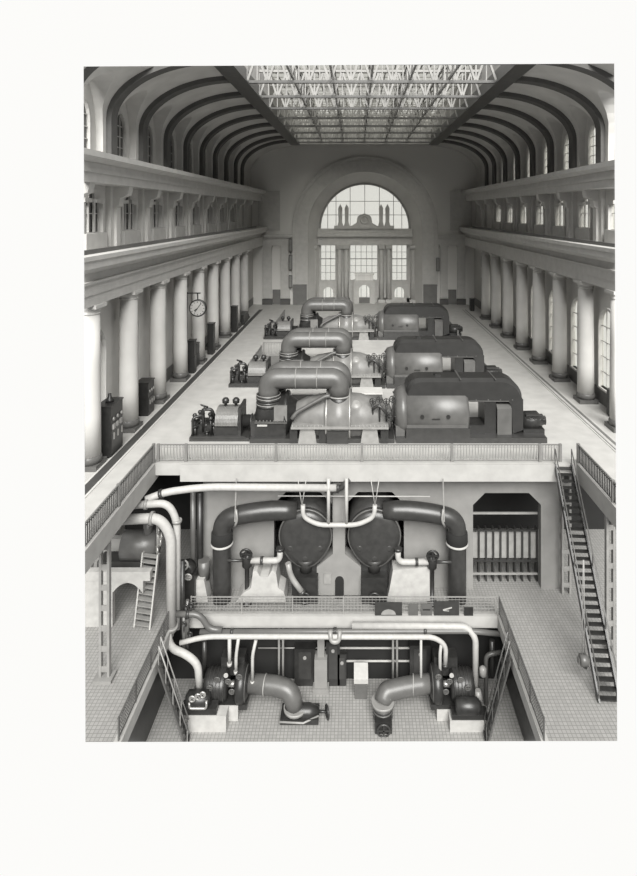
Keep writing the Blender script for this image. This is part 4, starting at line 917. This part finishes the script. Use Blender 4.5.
def pump(sg, nm):
    # centrifugal pump: volute + motor on a bed, with big elbow and gate valve
    X0 = at(246, 0, 30.6).x if sg < 0 else at(432, 0, 30.6).x; zc = at(0, 690, 30.6).z; o = sg
    t = thing('circulating_pump', 'black circulating pump and motor at the %s of the pit' % nm, 'pump', (X0+o*1.2, 30.9, ZP+.6), 'pair of circulating pumps')
    b = MB(); b.lathe((X0, 31.0, zc+.05), (o, 0, 0), [(-.1, .45), (0, .8), (.15, .95), (.45, .95), (.6, .75), (.65, .35)], 26); vol = b.build('volute', 'dark', t)
    b = MB(); b.ring((X0+o*.05, 31, zc+.05), (1, 0, 0), .8, .05, 26, 6); b.build('flange', 'mid', vol)
    b = MB(); b.lathe((X0+o*1.0, 31.0, zc+.0), (o, 0, 0), [(0, .3), (.05, .72), (.3, .78), (1.1, .78), (1.3, .7), (1.35, .3)], 24); mo = b.build('motor', 'dark', t)
    b = MB()
    for k in range(5): b.ring((X0+o*(1.2+k*.2), 31, zc), (1, 0, 0), .79, .03, 24, 6)
    b.build('cooling_rib', 'dark2', mo)
    b = MB(); b.cyl((X0+o*.6, 31, zc), (X0+o*1.05, 31, zc), .16, 12); b.build('shaft', 'steel', t)
    b = MB(); b.box(X0-o*.1, X0+o*2.6, 30.3, 31.7, ZP+.55, zc-.55); b.build('bed_plate', 'dark', t)
    b = MB(); b.box(X0+o*.2, X0+o*1.5, 31.2, 31.9, zc+.3, zc+1.3); b.build('starter_box', 'dark', t)
    b = MB()
    for k, (dx, dz) in enumerate(((.3, 1.0), (.9, .75), (1.5, .85), (1.9, .4), (.7, .2))): b.wheel((X0+o*dx, 30.25, zc+dz), (0, 1, .2), .15, .035)
    b.build('handwheel', 'mid', t)
    b = MB(); b.lathe((X0+o*1.0, 30.2, zc+1.15), (0, -1, 0), [(0, .12), (.05, .12)], 14); b.build('gauge', 'white', t)
    e = thing('elbow_pipe', 'big grey elbow pipe on the %s pump' % nm, 'pipe', (X0-o*1.9, 30.2, ZP), 'big grey elbow pipes')
    if sg < 0: pts = [(X0+.0, 31.0, zc+.05), (X0+1.6, 30.8, zc+.08), (X0+2.45, 30.6, zc-.02), (X0+2.7, 30.45, ZP+.55)]
    else: pts = [(X0, 31.0, zc+.05), (X0-1.2, 30.8, zc+.05), (X0-2.55, 30.5, zc-.0), (X0-2.7, 30.3, ZP+1.0)]
    b = MB(); b.tube(rounded(pts, 1.1, 9), [.50]*0 or .47, 24); el = b.build('elbow', 'mid', e)
    b = MB(); c = Vector(pts[-1]); b.lathe(c, (0, 0, 1), [(-.08, .62), (.08, .62)], 24); b.ring((X0-o*1.0, 30.85, zc+.07), (1, -.1, 0), .48, .04, 22, 6); b.build('flange', 'light', el)
    v = thing('gate_valve', 'black gate valve below the %s elbow pipe' % nm, 'valve', (c.x, c.y, ZP), 'gate valves under the elbow pipes')
    if sg < 0:
        b = MB(); b.box(c.x-.75, c.x+1.3, 29.9, 30.9, ZP+.12, ZP+.4); b.lathe((c.x-.6, 30.4, ZP+.4), (1, 0, 0), [(0, .2), (.2, .36), (1.4, .38), (1.9, .2)], 14); b.build('body', 'dark', v)
        b = MB(); b.wheel((c.x+1.75, 30.3, ZP+.45), (1, .3, 0), .3, .06); b.cyl((c.x+1.2, 30.35, ZP+.45), (c.x+1.75, 30.3, ZP+.45), .07, 8); b.build('handwheel', 'dark', v)
        b = MB(); b.tube([(c.x-.8, 29.85, ZP+.32), (c.x+.5, 29.8, ZP+.3), (c.x+1.3, 30.1, ZP+.42)], .05, 8); b.build('side_rod', 'light', v)
    else:
        b = MB(); b.lathe((c.x, c.y, 0), (0, 0, 1), [(ZP, .35), (ZP+.2, .4), (ZP+.35, .5), (ZP+.9, .52)], 20); b.box(c.x-.45, c.x+.45, 29.5, 30.1, ZP, ZP+.6); b.build('body', 'dark', v)
        for k in range(4): b = MB(); b.ring((c.x, c.y, ZP+.25+k*.18), (0, 0, 1), .5, .045, 20, 6); b.build('rib', 'mid', v)
        b = MB(); b.wheel((c.x, 29.35, ZP+.3), (0, 1, 0), .32, .05); b.build('handwheel', 'dark2', v)
pump(-1, 'left'); pump(1, 'right')
def plinth(label, a, b_, t0, Y, d):
    p = at(a, t0, Y); r = at(b_, t0, Y); mb = MB(); mb.box(p.x, r.x, Y, Y+d, ZP, p.z); o = mb.build('concrete_plinth', 'concrete'); tag(o, label, 'plinth')
plinth('long pale concrete plinth under the motor at the left of the pit', 188, 226, 716, 29.6, .65)
plinth('small pale concrete plinth beside the left pump', 219, 238, 706, 30.25, .9)
plinth('long pale concrete plinth at the right of the pit beside the ladder', 450, 486, 721, 29.6, .65)
plinth('small pale concrete plinth under the right pump', 437, 452, 710, 30.25, .9)
t = thing('small_motor_pump', 'small black pump with pale valves standing on the long left plinth', 'pump', (at(199, 0, 30.2).x, 30.2, at(0, 716, 29.6).z))
c = at(199, 700, 29.9); b = MB(); b.lathe((c.x-.7, 29.95, c.z), (1, 0, 0), [(0, .25), (.1, .42), (1.1, .42), (1.3, .2)], 18); b.box(c.x-.9, c.x+1.0, 29.65, 30.2, at(0, 716, 29.6).z, c.z-.25); b.build('motor', 'dark', t)
b = MB(); b.tube(rounded([(c.x-.4, 29.5, c.z+.2), (c.x-.4, 29.5, c.z-.1), (c.x+.5, 29.5, c.z-.1), (c.x+.5, 29.5, c.z+.3)], .15), .06, 8)
for dx in (-.25, .05, .3): b.wheel((c.x+dx, 29.5, c.z+.5+dx*.4), (0, 1, 0), .14, .045)
b.build('valve_tree', 'steel', t)
t = thing('small_motor_pump', 'small black pump standing on the long right plinth', 'pump', (at(468, 0, 30.2).x, 30.2, at(0, 721, 29.6).z))
c = at(468, 706, 29.9); b = MB(); b.lathe((c.x-.7, 29.9, c.z), (1, 0, 0), [(0, .25), (.1, .4), (1.2, .4), (1.4, .2)], 18); b.box(c.x-.9, c.x+1.0, 29.65, 30.2, at(0, 721, 29.6).z, c.z-.25); b.build('motor', 'dark', t)
b = MB(); b.lathe((at(478, 0, 30.6).x, 30.6, at(0, 690, 30.6).z), (0, 0, 1), [(-.9, .2), (-.3, .25), (0, .15)], 12); b.build('valve', 'light', t); b = MB(); b.lathe((at(483, 0, 30.7).x, 30.7, at(0, 671, 30.7).z), (0, 0, 1), [(-.3, .1), (-.2, .2), (.15, .2), (.25, .08)], 12); b.build('valve', 'light', t)

# ------------------------------------------------------------------ the model ends where the photograph's view ends
def plane(p, q_):
    a = at(p[0], p[1], 50.)-Vector((0, 0, EYE)); b = at(q_[0], q_[1], 50.)-Vector((0, 0, EYE)); return a.cross(b).normalized()
mid = at(350, 400, 50)-Vector((0, 0, EYE))
planes = []
for p, q_ in (((83.6, 66), (85.5, 742)), ((614.2, 64), (617.2, 741)), ((84, 66.5), (614, 63.5)), ((85.5, 742), (617, 741))):
    n_ = plane(p, q_)
    if n_.dot(mid) > 0: n_ = -n_
    planes.append(n_)
bpy.context.view_layer.update()
E0 = Vector((0, 0, EYE)); dead = []
for o in [o for o in bpy.data.objects if o.type == 'MESH']:
    Mw = o.matrix_world; cs = [Mw @ Vector(c) for c in o.bound_box]; hit = []; out = False
    for n_ in planes:
        ds = [(c-E0).dot(n_) for c in cs]
        if min(ds) > 0: out = True; break
        if max(ds) > 0: hit.append(n_)
    if out: dead.append(o); continue
    if not hit: continue
    o.data = o.data.copy(); bm = bmesh.new(); bm.from_mesh(o.data); inv = Mw.inverted()
    for n_ in hit:
        r = bmesh.ops.bisect_plane(bm, geom=bm.verts[:]+bm.edges[:]+bm.faces[:], dist=1e-5, plane_co=inv @ E0, plane_no=n_, clear_outer=True)
        ed = [e for e in r['geom_cut'] if isinstance(e, bmesh.types.BMEdge) and e.is_boundary]
        if ed and not o.name.startswith('ceiling'):
            try: bmesh.ops.holes_fill(bm, edges=ed, sides=0)
            except Exception: pass
    if not bm.faces: dead.append(o)
    else: bm.to_mesh(o.data)
    bm.free()
for o in dead: bpy.data.objects.remove(o)
while True:
    em = [o for o in bpy.data.objects if o.type == 'EMPTY' and not any(c.parent == o for c in bpy.data.objects)]
    if not em: break
    for o in em: bpy.data.objects.remove(o)
